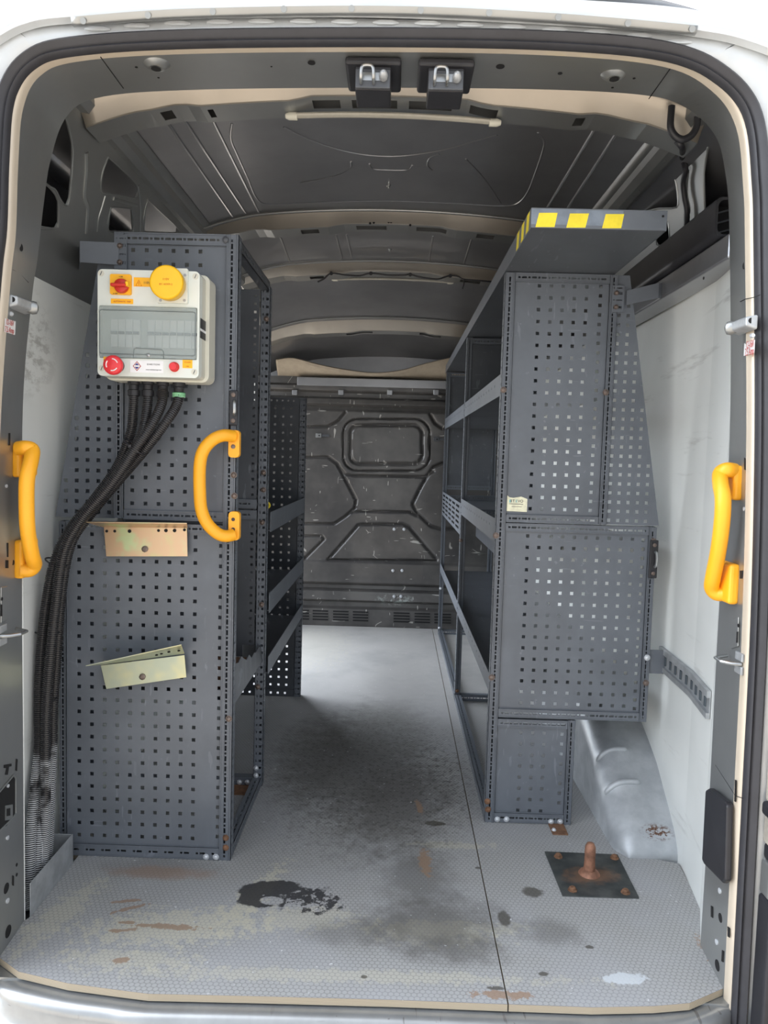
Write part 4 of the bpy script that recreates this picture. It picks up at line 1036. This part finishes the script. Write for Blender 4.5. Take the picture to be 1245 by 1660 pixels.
# ------------------------------------------------------------------ conduits
def conduit(pts, r, label, nm='conduit'):
    P = smoothpath(pts, 24); cum = [0]
    for a, b in zip(P, P[1:]): cum.append(cum[-1]+(b-a).length)
    Lh = cum[-1]; pitch = .0052; nR = int(Lh/pitch); out = []; rs = []; k = 0
    def at_(s_):
        nonlocal k
        while k < len(cum)-2 and cum[k+1] < s_: k += 1
        f = (s_-cum[k])/max(1e-9, cum[k+1]-cum[k]); return P[k].lerp(P[k+1], min(1, f))
    for i in range(nR):
        for f, rr_ in ((0, r*.80), (.28, r*.80), (.42, r), (.86, r)):
            out.append(at_((i+f)*pitch)); rs.append(rr_)
    mb = MB().tube(out, rs, 14)
    for i in range(len(mb.f)-2): mb.mi[i] = 1 if (i//14) % 4 in (0, 1) else 0
    return mb.build(nm, ['hose', 'black'], label=label, cat='conduit', group='conduits below the switch box', smooth=True, ang=50)
def W(px, py, y): return on(px, py, 'y', y)
H1 = [W(217,628,.425), W(216,665,.43), W(211,705,.44), W(188,760,.445), W(150,812,.435), W(113,858,.40), W(88,912,.375), W(73,990,.365), W(65,1080,.36), W(63,1150,.355), W(63,1210,.345), W(55,1290,.315), W(49,1370,.28), W(49,1440,.25), W(50,1475,.22)]
H2 = [W(240,628,.425), W(239,660,.42), W(231,700,.41), W(212,735,.405), W(170,798,.395), W(126,852,.385), W(100,905,.38), W(86,985,.38), W(79,1080,.375), W(76,1150,.37), W(73,1210,.36), W(67,1290,.335), W(62,1370,.30), W(58,1440,.27), W(56,1470,.25)]
H3 = [W(264,630,.425), W(262,655,.405), W(245,690,.385), W(219,728,.375), W(180,785,.365), W(131,843,.355), W(103,896,.348), W(90,985,.345), W(80,1080,.338), W(75,1150,.332), W(74,1210,.325), W(74,1300,.315), W(72,1370,.31), W(67,1430,.29), W(64,1460,.27)]
H4 = [W(290,632,.425), W(287,655,.415), W(268,686,.395), W(236,728,.40), W(196,775,.425), W(150,830,.425), W(116,880,.415), W(100,960,.41), W(91,1080,.405), W(86,1150,.40), W(85,1210,.39), W(81,1290,.37), W(78,1370,.35), W(75,1420,.34), W(74,1440,.33)]
conduit(H1, .0130, 'black ribbed conduit, leftmost of four leaving the switch box')
conduit(H2, .0130, 'black ribbed conduit, second from the left under the switch box')
conduit(H3, .0130, 'black ribbed conduit, third from the left under the switch box')
conduit(H4, .0130, 'black ribbed conduit under a green striped sleeve, rightmost of four')
for i, p in enumerate((H1[0], H2[0], H3[0], H4[0])):
    g = MB().lathe([(.016,.0),(.016,.014),(.013,.016),(.013,.028),(.0165,.030),(.0165,.042)], p+V((0,0,-.022)), Z, 20).build('cable_gland', 'black', B, smooth=True, ang=30)
p = H4[0]+V((0,0,-.020))
slv = MB().lathe([(.0168,0),(.0168,.012)], p, Z, 20).build('striped_sleeve', 'green', B, label='pale sleeve with green stripes', smooth=True, ang=30)
for k in range(5): MB().lathe([(.0171,0),(.0171,.0014)], p+V((0,0,.001+.0024*k)), Z, 20).build('stripe', 'greenink', slv, smooth=True, ang=30)
# cable ties round the bundle
for pa, pb, lab in [((203,712),(232,736),'black cable tie round the conduits at their first bend'), ((76,905),(106,918),'black cable tie round the conduits beside the upper zinc plate'), ((58,1022),(94,1026),'black cable tie round the conduits, level with the shelf rails'), ((60,1128),(90,1133),'black cable tie round the conduits above their pale ends')]:
    a, b = W(*pa, .40), W(*pb, .39); c = (a+b)/2; h = (b-a)/2; ax = V((-h.z, 0, h.x)).normalized(); t_ = thing('cable_tie', lab, 'cable tie', c)
    ring = [c+h*1.06*math.cos(k*math.pi/8)+Y*(-.028*math.sin(k*math.pi/8)) for k in range(16)]
    MB().tube(ring, .0022, 6, closed=True).build('strap', 'black', t_); MB().box(tuple(c+V((-.004,-.034,-.003))), tuple(c+V((.004,-.026,.004)))).build('tie_head', 'black', t_)

# grey angled guard by the left rear corner
G = thing('cable_guard', 'plain grey sheet metal guard at the foot of the conduits', 'guard', (-.865, .3, 0))
MB().box((-.868, .188, .0), (-.865, .430, .086)).build('side_plate', 'galv', G, bevel=.001)
MB().box((-.94, .426, .0), (-.865, .429, .086)).build('end_plate', 'galv', G, bevel=.001)
MB().box((-.91, .17, -.012), (-.87, .43, -.006)).build('trim_gap', 'void', kind='structure')

# ------------------------------------------------------------------ grab handles
t_ = thing('grab_handle', 'yellow tubular grab handle bolted to the post of the left rack', 'grab handle', on(380, 870, 'y', YL))
gp_ = [on(378,707,'y',.445), on(362,706,'y',.425), on(345,713,'y',.415), on(330,730,'y',.41), on(324,755,'y',.41), on(324,800,'y',.41), on(327,828,'y',.41), on(337,850,'y',.415), on(353,865,'y',.425), on(366,869,'y',.432), on(378,867,'y',.445)]
MB().tube(smoothpath(gp_, 6), .0165, 16).build('grip', 'yellow', t_, smooth=True, ang=60)
for a, b in (((371,697),(388,742)), ((371,829),(388,876))):
    p, q = on(*a, 'y', .452), on(*b, 'y', .452)
    o = MB().plate([rrect(p.x, q.z, q.x, p.z, .010)], (0, .448, 0), X, Z, .022).build('foot', 'yellow', t_, bevel=.003)
    if a[1] < 800: MB().lathe([(.006,0),(.006,.002),(.003,.003)], on(378,724,'y',.448), (0,-1,0), 12).build('screw', 'brownbolt', o)
    else:
        for qy in (842, 858): MB().lathe([(.005,0),(.005,.001)], on(378,qy,'y',.448), (0,-1,0), 12).build('screw', 'ink', o)
def jhandle(side, path, feet, label):
    t_ = thing('grab_handle', label, 'grab handle', onjamb(*feet[1][0], side))
    pts = []
    for px, py, lift in path: pts.append(onjamb(px, py, side, lift))
    MB().tube(smoothpath(pts, 6), .0165, 16).build('grip', 'yellow', t_, smooth=True, ang=60)
    for (a, b) in feet:
        p = onjamb(*a, side, .001); q = onjamb(*b, side, .001)
        y0, y1 = sorted((p.y, q.y)); z0, z1 = sorted((p.z, q.z)); xx = (p.x+q.x)/2
        MB().box((min(xx, xx-side*.024), y0, z0), (max(xx, xx-side*.024), y1, z1)).build('foot', 'yellow', t_, bevel=.008)
jhandle(1, [(1190,763,.012),(1178,762,.030),(1168,768,.042),(1168,785,.046),(1172,810,.046),(1170,850,.046),(1164,895,.046),(1156,935,.046),(1154,952,.042),(1162,962,.030),(1178,962,.012)],
        [((1202,755),(1182,808)), ((1198,915),(1176,970))], 'yellow grab handle on the right rear pillar')
jhandle(-1, [(30,727,.012),(42,726,.030),(52,730,.042),(50,748,.046),(44,775,.046),(43,815,.046),(45,860,.046),(52,900,.046),(56,915,.042),(48,924,.030),(34,924,.012)],
        [((22,718),(40,772)), ((24,876),(44,930))], 'yellow grab handle on the left rear pillar')

# ------------------------------------------------------------------ pillar fittings
def jdisc(px, py, side, r, mat='void', nm='punched_hole', lift=.0006, t=.0006):
    p = onjamb(px, py, side, lift); MB().lathe([(r, 0), (r, t)], p, (-side, 0, 0), 18).build(nm, mat, kind='structure', smooth=True, ang=40)
def jquad(pts, side, mat, nm, par=None, lift=.0008, t=.0012, **k):
    P = [onjamb(a, b, side, lift) for a, b in pts]; n_ = V((-side*t, 0, 0))
    m = len(P); fs = [tuple(range(m)), tuple(range(m, 2*m))[::-1]]+[(i, i+m, (i+1) % m+m, (i+1) % m) for i in range(m)]
    return MB().add(P+[p+n_ for p in P], fs).build(nm, mat, par, **k)
for px, py, sd_, r in [(1168,1488,1,.010),(1163,1565,1,.012),(1196,930,1,.006),(10,1332,-1,.010),(10,1440,-1,.012),(13,1510,-1,.014),(27,1402,-1,.004),(27,1418,-1,.004),(21,912,-1,.006),(34,401,-1,.008),(1207,430,1,.008)]: jdisc(px, py, sd_, r)
for px, py, sd_, r in [(1167,1444,1,.006),(1162,1527,1,.006),(12,1358,-1,.005),(12,1460,-1,.006),(10,788,-1,.004),(1207,825,1,.004)]: jdisc(px, py, sd_, r, 'white_bolt', 'stud', t=.002)
for pts, sd_ in [([(1153,1468),(1156,1470),(1156,1488),(1153,1486)],1), ([(1180,1502),(1183,1504),(1183,1520),(1180,1518)],1), ([(1171,1540),(1174,1542),(1173,1560),(1170,1558)],1), ([(1207,742),(1209,743),(1209,762),(1207,761)],1), ([(1192,1264),(1194,1265),(1193,1300),(1191,1299)],1),
                 ([(1200,925),(1204,925),(1204,938),(1200,938)],1), ([(14,702),(16,702),(16,722),(14,722)],-1), ([(11,880),(13,880),(13,903),(11,903)],-1), ([(9,908),(13,908),(13,921),(9,921)],-1), ([(20,1419),(22,1420),(22,1436),(20,1435)],-1), ([(26,1230),(28,1231),(27,1250),(25,1249)],-1)]:
    jquad(pts, sd_, 'void', 'punched_slot', kind='structure')
jquad([(6,1240),(18,1238),(18,1242),(14,1243),(12,1256),(8,1256),(10,1245),(6,1245)], -1, 'void', 'punched_slot', kind='structure')
# pillar joint lines
for pts, sd_ in [([(20,437),(30,442),(40,452),(46,458)],-1), ([(1232,478),(1222,482),(1208,485),(1200,489)],1)]:
    MB().tube([onjamb(a, b, sd_, .0005) for a, b in pts], .0009, 5).build('panel_joint', 'void', kind='structure')
MB().tube([onjamb(a, b, 1, .0005) for a, b in [(1160,1240),(1178,1268),(1192,1290),(1204,1294)]], .0009, 5).build('panel_joint', 'void', kind='structure')
# open lamp recess on the left pillar
jquad([(-30,1300),(0,1284),(22,1258),(25,1262),(25,1318),(20,1325),(0,1345),(-30,1370)], -1, 'void', 'trim_lamp_recess', kind='structure')
MB().tube([onjamb(a, b, -1, .002) for a, b in [(-30,1299),(0,1283),(22,1257),(25,1262),(25,1318),(20,1326),(0,1346),(-30,1372)]], .0022, 6).build('trim_recess_lip', 'primer', kind='structure')
jquad([(8,1306),(20,1304),(20,1328),(8,1330)], -1, 'primer', 'trim_tab', lift=.002, kind='structure'); jquad([(11,1311),(16,1310),(16,1322),(11,1323)], -1, 'void', 'punched_slot', lift=.0036, kind='structure')
jdisc(12, 1274, -1, .004, 'white_bolt', 'stud', .002, .003)
# black cover on the right pillar
c_ = jquad([(1154,1281),(1160,1278),(1187,1300),(1190,1306),(1187,1428),(1182,1432),(1152,1402),(1148,1394)], 1, 'black', 'lamp_cover', lift=.003, t=.016, label='rounded black plastic cover low on the right rear pillar', cat='cover', bevel=.005)
for sd_, pts in [(-1, [(0,952),(11,950),(12,1004),(0,1010)]), (1, [(1189,1004),(1199,1000),(1198,1048),(1187,1052)])]:
    jquad(pts, sd_, 'primer', 'trim_pressed_pad', lift=.001, t=.003, kind='structure', bevel=.002)
jdisc(1197,1014,1,.004,lift=.0045); jdisc(3,971,-1,.004,lift=.0045)
jquad([(1195,1024),(1197,1024),(1196,1042),(1194,1042)], 1, 'void', 'punched_slot', lift=.0045, kind='structure'); jquad([(1,980),(3,980),(3,999),(1,999)], -1, 'void', 'punched_slot', lift=.0045, kind='structure')
# striker loops
for sd_, a, b, lab in [(1, (1202,1077), (1170,1073), 'silver door striker rod on the right rear pillar below the grab handle'), (-1, (0,1031), (30,1030), 'silver door striker rod on the left rear pillar below the grab handle')]:
    p = onjamb(*a, sd_, .002); t_ = thing('door_striker', lab, 'striker', p)
    MB().tube([p, p+V((-sd_*.02, .005, 0)), V((p.x-sd_*.034, p.y+.02, p.z)), V((p.x-sd_*.034, p.y+.05, p.z)), V((p.x-sd_*.0, p.y+.07, p.z))], .004, 8).build('rod', 'steel', t_, smooth=True)
    for dz in (.014, -.014):
        MB().box((p.x-.003, p.y-.006, p.z+dz-.009), (p.x+.003, p.y+.026, p.z+dz+.009)).build('mount', 'galv', t_, bevel=.002)
# hinge buffers below the pillar joint
for sd_, pxs, lab in [(-1, [(12,490),(36,494),(44,488),(18,478)], 'grey metal door buffer on the left rear pillar above a white label'), (1, [(1196,520),(1222,524),(1226,512),(1200,514)], 'grey metal door buffer on the right rear pillar above a white label')]:
    p = onjamb(27 if sd_ < 0 else 1212, 492 if sd_ < 0 else 526, sd_, 0)
    t_ = thing('door_buffer', lab, 'buffer', p)
    MB().hexa([V((p.x, p.y-.045, p.z-.018)), V((p.x, p.y+.035, p.z-.018)), V((p.x-sd_*.030, p.y+.030, p.z-.012)), V((p.x-sd_*.022, p.y-.040, p.z-.010)), V((p.x, p.y-.045, p.z+.012)), V((p.x, p.y+.035, p.z+.014)), V((p.x-sd_*.030, p.y+.030, p.z+.006)), V((p.x-sd_*.022, p.y-.040, p.z+.008))]).build('block', 'galv', t_, bevel=.004)
    MB().lathe([(.011,-.012),(.015,0),(.013,.008),(.004,.012)], V((p.x-sd_*.024, p.y+.022, p.z-.004)), (-sd_*.6, .4, 0), 16).build('nose', 'primer', t_, smooth=True)
    disc(MB(), V((p.x-sd_*.012, p.y-.041, p.z)), (0,-1,0), .006, .0012, 14).build('socket_hole', 'void', t_)
    MB().lathe([(.005,0),(.004,.006)], V((p.x-sd_*.004, p.y-.03, p.z-.028)), (0,-1,0), 10).build('screw', 'white_bolt', t_)
# rating labels
for sd_, pts, c_, side_ in [(-1, [(8,516),(25,521),(24,543),(7,538)], (16,529), 'left'), (1, [(1207,556),(1224,551),(1223,572),(1206,577)], (1215,564), 'right')]:
    o = jquad(pts, sd_, 'sticker', 'rating_label', label=f'small white label with 12-16V 7.5 Amp lettering on the {side_} rear pillar', cat='label', t=.0006)
    p = [onjamb(a, b, sd_, .002) for a, b in pts]; u_ = (p[1]-p[0]).normalized(); v_ = (p[0]-p[3]).normalized(); cc = onjamb(*c_, sd_, .002)
    if sd_ > 0: u_ = (p[1]-p[0]).normalized()
    wdt = (p[1]-p[0]).length; cc = onjamb(*c_, sd_, .0045)
    text('12-16V', wdt*.25, cc+v_*.007, u_, v_, 'inkred', o); text('7.5 Amp', wdt*.25, cc-v_*.008, u_, v_, 'inkred', o)

# ------------------------------------------------------------------ overhead latch strikers
for x_, nm in ((-.068, 'left'), (.083, 'right')):
    t_ = thing('door_latch_striker', f'black overhead door latch striker with silver loop, the {nm} of the pair', 'latch', (x_, .06, 1.9))
    MB().plate([rrect(x_-.058, .012, x_+.058, .165, .010)], (0, 0, 1.966), X, -Y, .006) if False else None
    MB().box((x_-.058, .030, 1.958), (x_+.058, .150, 1.974)).build('base_plate', 'black', t_, bevel=.006)
    MB().hexa([(x_-.037,.045,1.914),(x_+.037,.045,1.914),(x_+.037,.125,1.914),(x_-.037,.125,1.914),(x_-.037,.040,1.960),(x_+.037,.040,1.960),(x_+.037,.130,1.960),(x_-.037,.130,1.960)]).build('housing', 'black', t_, bevel=.003)
    zf = 1.935
    MB().box((x_-.036, .038, zf-.020), (x_+.036, .044, zf+.018)).build('face_plate', 'rackdark', t_, bevel=.002)
    MB().box((x_-.024, .0365, zf-.006), (x_+.024, .040, zf+.010)).build('bright_plate', 'steel', t_)
    MB().tube(smoothpath([V((x_-.024,.036,zf-.012)), V((x_-.024,.022,zf-.006)), V((x_-.023,.018,zf+.008)), V((x_-.018,.018,zf+.014)), V((x_-.004,.018,zf+.014)), V((x_+.001,.018,zf+.008)), V((x_+.002,.022,zf-.006)), V((x_+.002,.036,zf-.012))], 5), .0035, 8).build('loop', 'steel', t_, smooth=True)
    MB().lathe([(.008,-.002),(.0095,.006),(.007,.016),(.003,.020)], V((x_+.022,.036,zf)), (0,-1,.15), 16).build('pin', 'galv', t_, smooth=True)

# ------------------------------------------------------------------ ceiling lamps and cables
def strip(px0, py0, px1, py1, y, dz, label, r=.010):
    a, b = on(px0, py0, 'y', y), on(px1, py1, 'y', y); t_ = thing('strip_light', label, 'light', (a+b)/2)
    pts = [a.lerp(b, k/20)+Z*(.010*(1-(2*k/20-1)**2)) for k in range(21)]
    MB().tube(pts[1:-1], r, 10, flat=(Z, .7)).build('diffuser', 'led', t_, smooth=True)
    for e, d in ((pts[0], 1), (pts[-1], -1)): MB().lathe([(.006,0),(r,.010),(r,.03)], e, X*d, 12).build('end_cap', 'enclosure2', t_, smooth=True)
strip(463,188,812,199,.425,0,'long pale strip light under the rear roof bow')
strip(538,453,735,458,2.30,0,'pale strip light under the third roof bow, deeper in the van', .009)
cw = [on(a, b, 'y', 2.162) for a, b in [(515,457),(525,452),(537,443),(560,446),(582,447),(601,443),(630,446),(655,446),(665,445),(680,449),(700,452),(712,452),(728,447),(742,448),(752,453),(780,455),(800,457)]]
wc_ = thing('wiring_loom', 'thin black wiring loom pinned along the third roof bow', 'cable', cw[0])
MB().tube(smoothpath(cw, 5), .004, 8).build('cable', 'black', wc_, smooth=True)
for px, py in [(537,443),(601,443),(665,445),(730,447)]: MB().lathe([(.009,0),(.009,.006)], on(px, py, 'y', 2.158), Y, 10).build('clip', 'black', wc_)
MB().tube([on(753,452,'y',2.16), on(752,460,'y',2.155), on(750,468,'y',2.15)], .003, 6).build('loose_tail', 'black', wc_)
def P_(px, py): return onplane(px, py, PR0, PRn)+V((-.018, 0, 0))
cb = smoothpath([on(1089,172,'y',.30), on(1087,205,'y',.30), on(1094,220,'y',.30), on(1106,226,'y',.30), on(1120,220,'y',.30), on(1129,206,'y',.30), on(1131,185,'y',.30)], 6)
t_ = thing('roof_cable', 'thick black cable looping down from the right rear roof corner', 'cable', cb[0])
MB().tube(cb, .0085, 10).build('upper_loop', 'black', t_, smooth=True)
cb = smoothpath([on(1097,228,'y',.32), on(1106,240,'y',.34), P_(1117,256), P_(1122,275), P_(1118,297), P_(1120,320), P_(1124,345), P_(1122,385)], 6)
MB().tube(cb, .0075, 10).build('lower_run', 'black', t_, smooth=True)

# ------------------------------------------------------------------ black tube along the right wall
T = thing('storage_tube', 'long black square tube lying high along the right wall', 'storage tube', (.82, 1.2, 1.74))
cx, cz, hw, hh = .822, 1.775, .042, .050
def ring(y, s_=1.0, dz=0): return [V((cx+a, y, cz+dz+b)) for a, b in rrect(-hw*s_, -hh*s_, hw*s_, hh*s_, .016, 4)]
mb = MB(); R_ = [ring(y) for y in (.35, .355, 3.2, 3.205)]; R_[0] = ring(.35, .96)
mb.grid([r+[r[0]] for r in [ring(.40, .84), ring(.352, .84)]+R_]); mb.build('casing', 'black', T, smooth=True, ang=40)
MB().box((cx-hw*.82, .40, cz-hh*.82), (cx+hw*.82, .41, cz+hh*.82)).build('end_plug', 'void', T)
for k in range(3): mb = MB(); mb.beam((cx-.03, .396, cz-.03+.025*k), (cx+.03, .396, cz-.012+.025*k), Z, .004, .004); mb.build('web', 'rackdark', T)
MB().box((.795, .30, 1.66), (.870, 3.3, 1.722)).build('trim_cant_rail', 'primer_dark', kind='structure', bevel=.006)
disc(MB(), on(1141,451,'x',.794), -X, .004, .001).build('punched_hole', 'void', kind='structure')

# ------------------------------------------------------------------ wheel arch
prof_ = [(.560,-.012),(.562,.012),(.572,.032),(.595,.058),(.640,.092),(.711,.136),(.80,.190),(.90,.240),(1.03,.290),(1.2,.325),(1.5,.33),(1.7,.29),(1.85,.18),(1.92,.0)]
PS = smoothpath([V((0, a, b)) for a, b in prof_], 6); mb = MB(); rows = []
for p in PS:
    yy, h = p.y, p.z
    ridge = .007*(math.exp(-((yy-.735)/.013)**2)+math.exp(-((yy-.845)/.015)**2))
    nose = max(0, .64-yy); xi = .690+nose*nose*5
    r_ = min(.075, max(.003, h*.85+.008)); row = [V((.885, yy, h+.004)), V((.860, yy, h+.001)), V((.82, yy, h)), V((xi+r_+.05, yy, h)), V((xi+r_+.035, yy, h+ridge)), V((xi+r_, yy, h+ridge))]
    for k in range(1, 9):
        a = math.pi/2*k/8; row.append(V((xi+r_-(r_+ridge*.5)*math.sin(a), yy, h-r_+(r_+ridge)*math.cos(a))))
    row.append(V((xi-.002, yy, max(-.012, min(h-r_, 0))))); rows.append(row)
mb.grid(rows); WA = mb.build('wheel_arch', 'archpaint', label='silver pressed steel wheel arch against the right wall', cat='wheel arch', smooth=True, ang=75)

for y0, x1_ in ((.735, .795), (.845, .785)):
    j = min(range(len(PS)), key=lambda k: abs(PS[k].y-y0)); h = PS[j].z; r_ = min(.075, h*.85+.008); xi = .690; pts = []
    for k in range(7):
        a = 1.15-1.15*k/6; pts.append(V((xi+r_-r_*math.sin(a), y0, h-r_+r_*math.cos(a)+.002)))
    pts += [V((xi+r_+.02, y0, h+.002)), V((x1_, y0, h+.001)), V((x1_+.012, y0, h-.004))]
    MB().tube(pts, [.004]+[.010]*8+[.004], 10).build('pressed_rib', 'archpaint', WA, smooth=True)

# lashing rail on the right wall
ra = [on(1072,1052,'x',.866), on(1166,1112,'x',.850)]
t_ = thing('lashing_rail', 'galvanised slotted lashing rail screwed low on the right wall', 'rail', (.86, .6, .52))
xw = lambda y: .775+(.835-.775)*(y-.17)/.15 if y < .32 else (.835+.031*(y-.32)/.2 if y < .52 else .866+.014*(min(y,.8)-.52)/.28)
mb = MB(); ys = [.33, .42, .52, .62, .72, .80]
for a, b in zip(ys, ys[1:]):
    for zlo, zhi in ((.505, .520), (.560, .578)): mb.hexa([(xw(a)-.016,a,zlo),(xw(a)-.005,a,zlo),(xw(b)-.005,b,zlo),(xw(b)-.016,b,zlo),(xw(a)-.016,a,zhi),(xw(a)-.005,a,zhi),(xw(b)-.005,b,zhi),(xw(b)-.016,b,zhi)])
    mb.hexa([(xw(a)-.008,a,.52),(xw(a)-.005,a,.52),(xw(b)-.005,b,.52),(xw(b)-.008,b,.52),(xw(a)-.008,a,.56),(xw(a)-.005,a,.56),(xw(b)-.005,b,.56),(xw(b)-.008,b,.56)])
mb.build('channel', 'galv', t_)
for k in range(9):
    y_ = .365+.048*k; MB().tube([V((xw(y_)-.010, y_, .528)), V((xw(y_)-.010, y_, .553))], .007, 8, flat=(X, .3)).build('slot', 'toggles', t_)

# ------------------------------------------------------------------ floor plate with pin
t_ = thing('pin_plate', 'dark steel floor plate with an upright rusty pin', 'floor plate', (.585, .47, 0))
q = [on(a, b, 'z', .004) for a, b in [(883,1380),(912,1451),(1036,1455),(1001,1385)]]
MB().plate([[(p.x, p.y) for p in q]], (0, 0, .004), X, Y, .0038).build('plate', 'plate', t_)
for px, py in [(905,1389),(996,1391),(928,1443),(1014,1447)]:
    MB().lathe([(.013,0),(.013,.002),(.009,.003),(.009,.008),(.006,.010)], on(px, py, 'z', .004), Z, 8).build('bolt', 'rust', t_, smooth=False)
pc = on(955, 1416, 'z', .004)
MB().lathe([(.030,0),(.026,.006),(.0165,.012),(.0150,.035),(.0150,.055),(.0155,.062),(.0145,.078),(.010,.088),(.003,.091)], pc, Z, 20).build('pin', plain('rusty_pin', L(140, 100, 80), .6, .3, .3, 40), t_, smooth=True, ang=50)

# ------------------------------------------------------------------ open right rear door, seen edge-on
D = thing('rear_door', 'open right rear door edge with black trim just outside the seal', 'door', (.86, -.10, -.25))
MB().hexa([(.835,-.10,-.25),(.99,-.10,-.25),(1.02,-.16,-.25),(.862,-.16,-.25),(.835,-.10,1.12),(.99,-.10,1.12),(1.02,-.16,1.12),(.862,-.16,1.12)])  .build('door_panel', 'primer', D, bevel=.01)
M['doorfur'] = plain('weathered_door_edge', L(150, 144, 134), .6, 0, .25, 14)
for z0, z1, x_, mt in ((.80,1.05,.79,'black'), (.43,.46,.79,'black'), (.335,.37,.80,'black'), (-.25,.26,.795,'black')):
    MB().box((x_, -.085, z0), (x_+.06, -.03, z1)).build('hinge_cover', mt, D, bevel=.008)
for z0, z1, mt in ((.26,.335,'primer'),(.37,.43,'doorfur'),(.46,.80,'doorfur')):
    MB().box((.797, -.07, z0), (.85, -.03, z1)).build('door_edge', mt, D, bevel=.006)
mb = MB(); mb.tube([V((.80, -.09, z)) for z in [.60+.006*k for k in range(22)]], [.012 if k % 2 else .009 for k in range(22)], 10); mb.build('cable_boot', 'black', D, smooth=True)
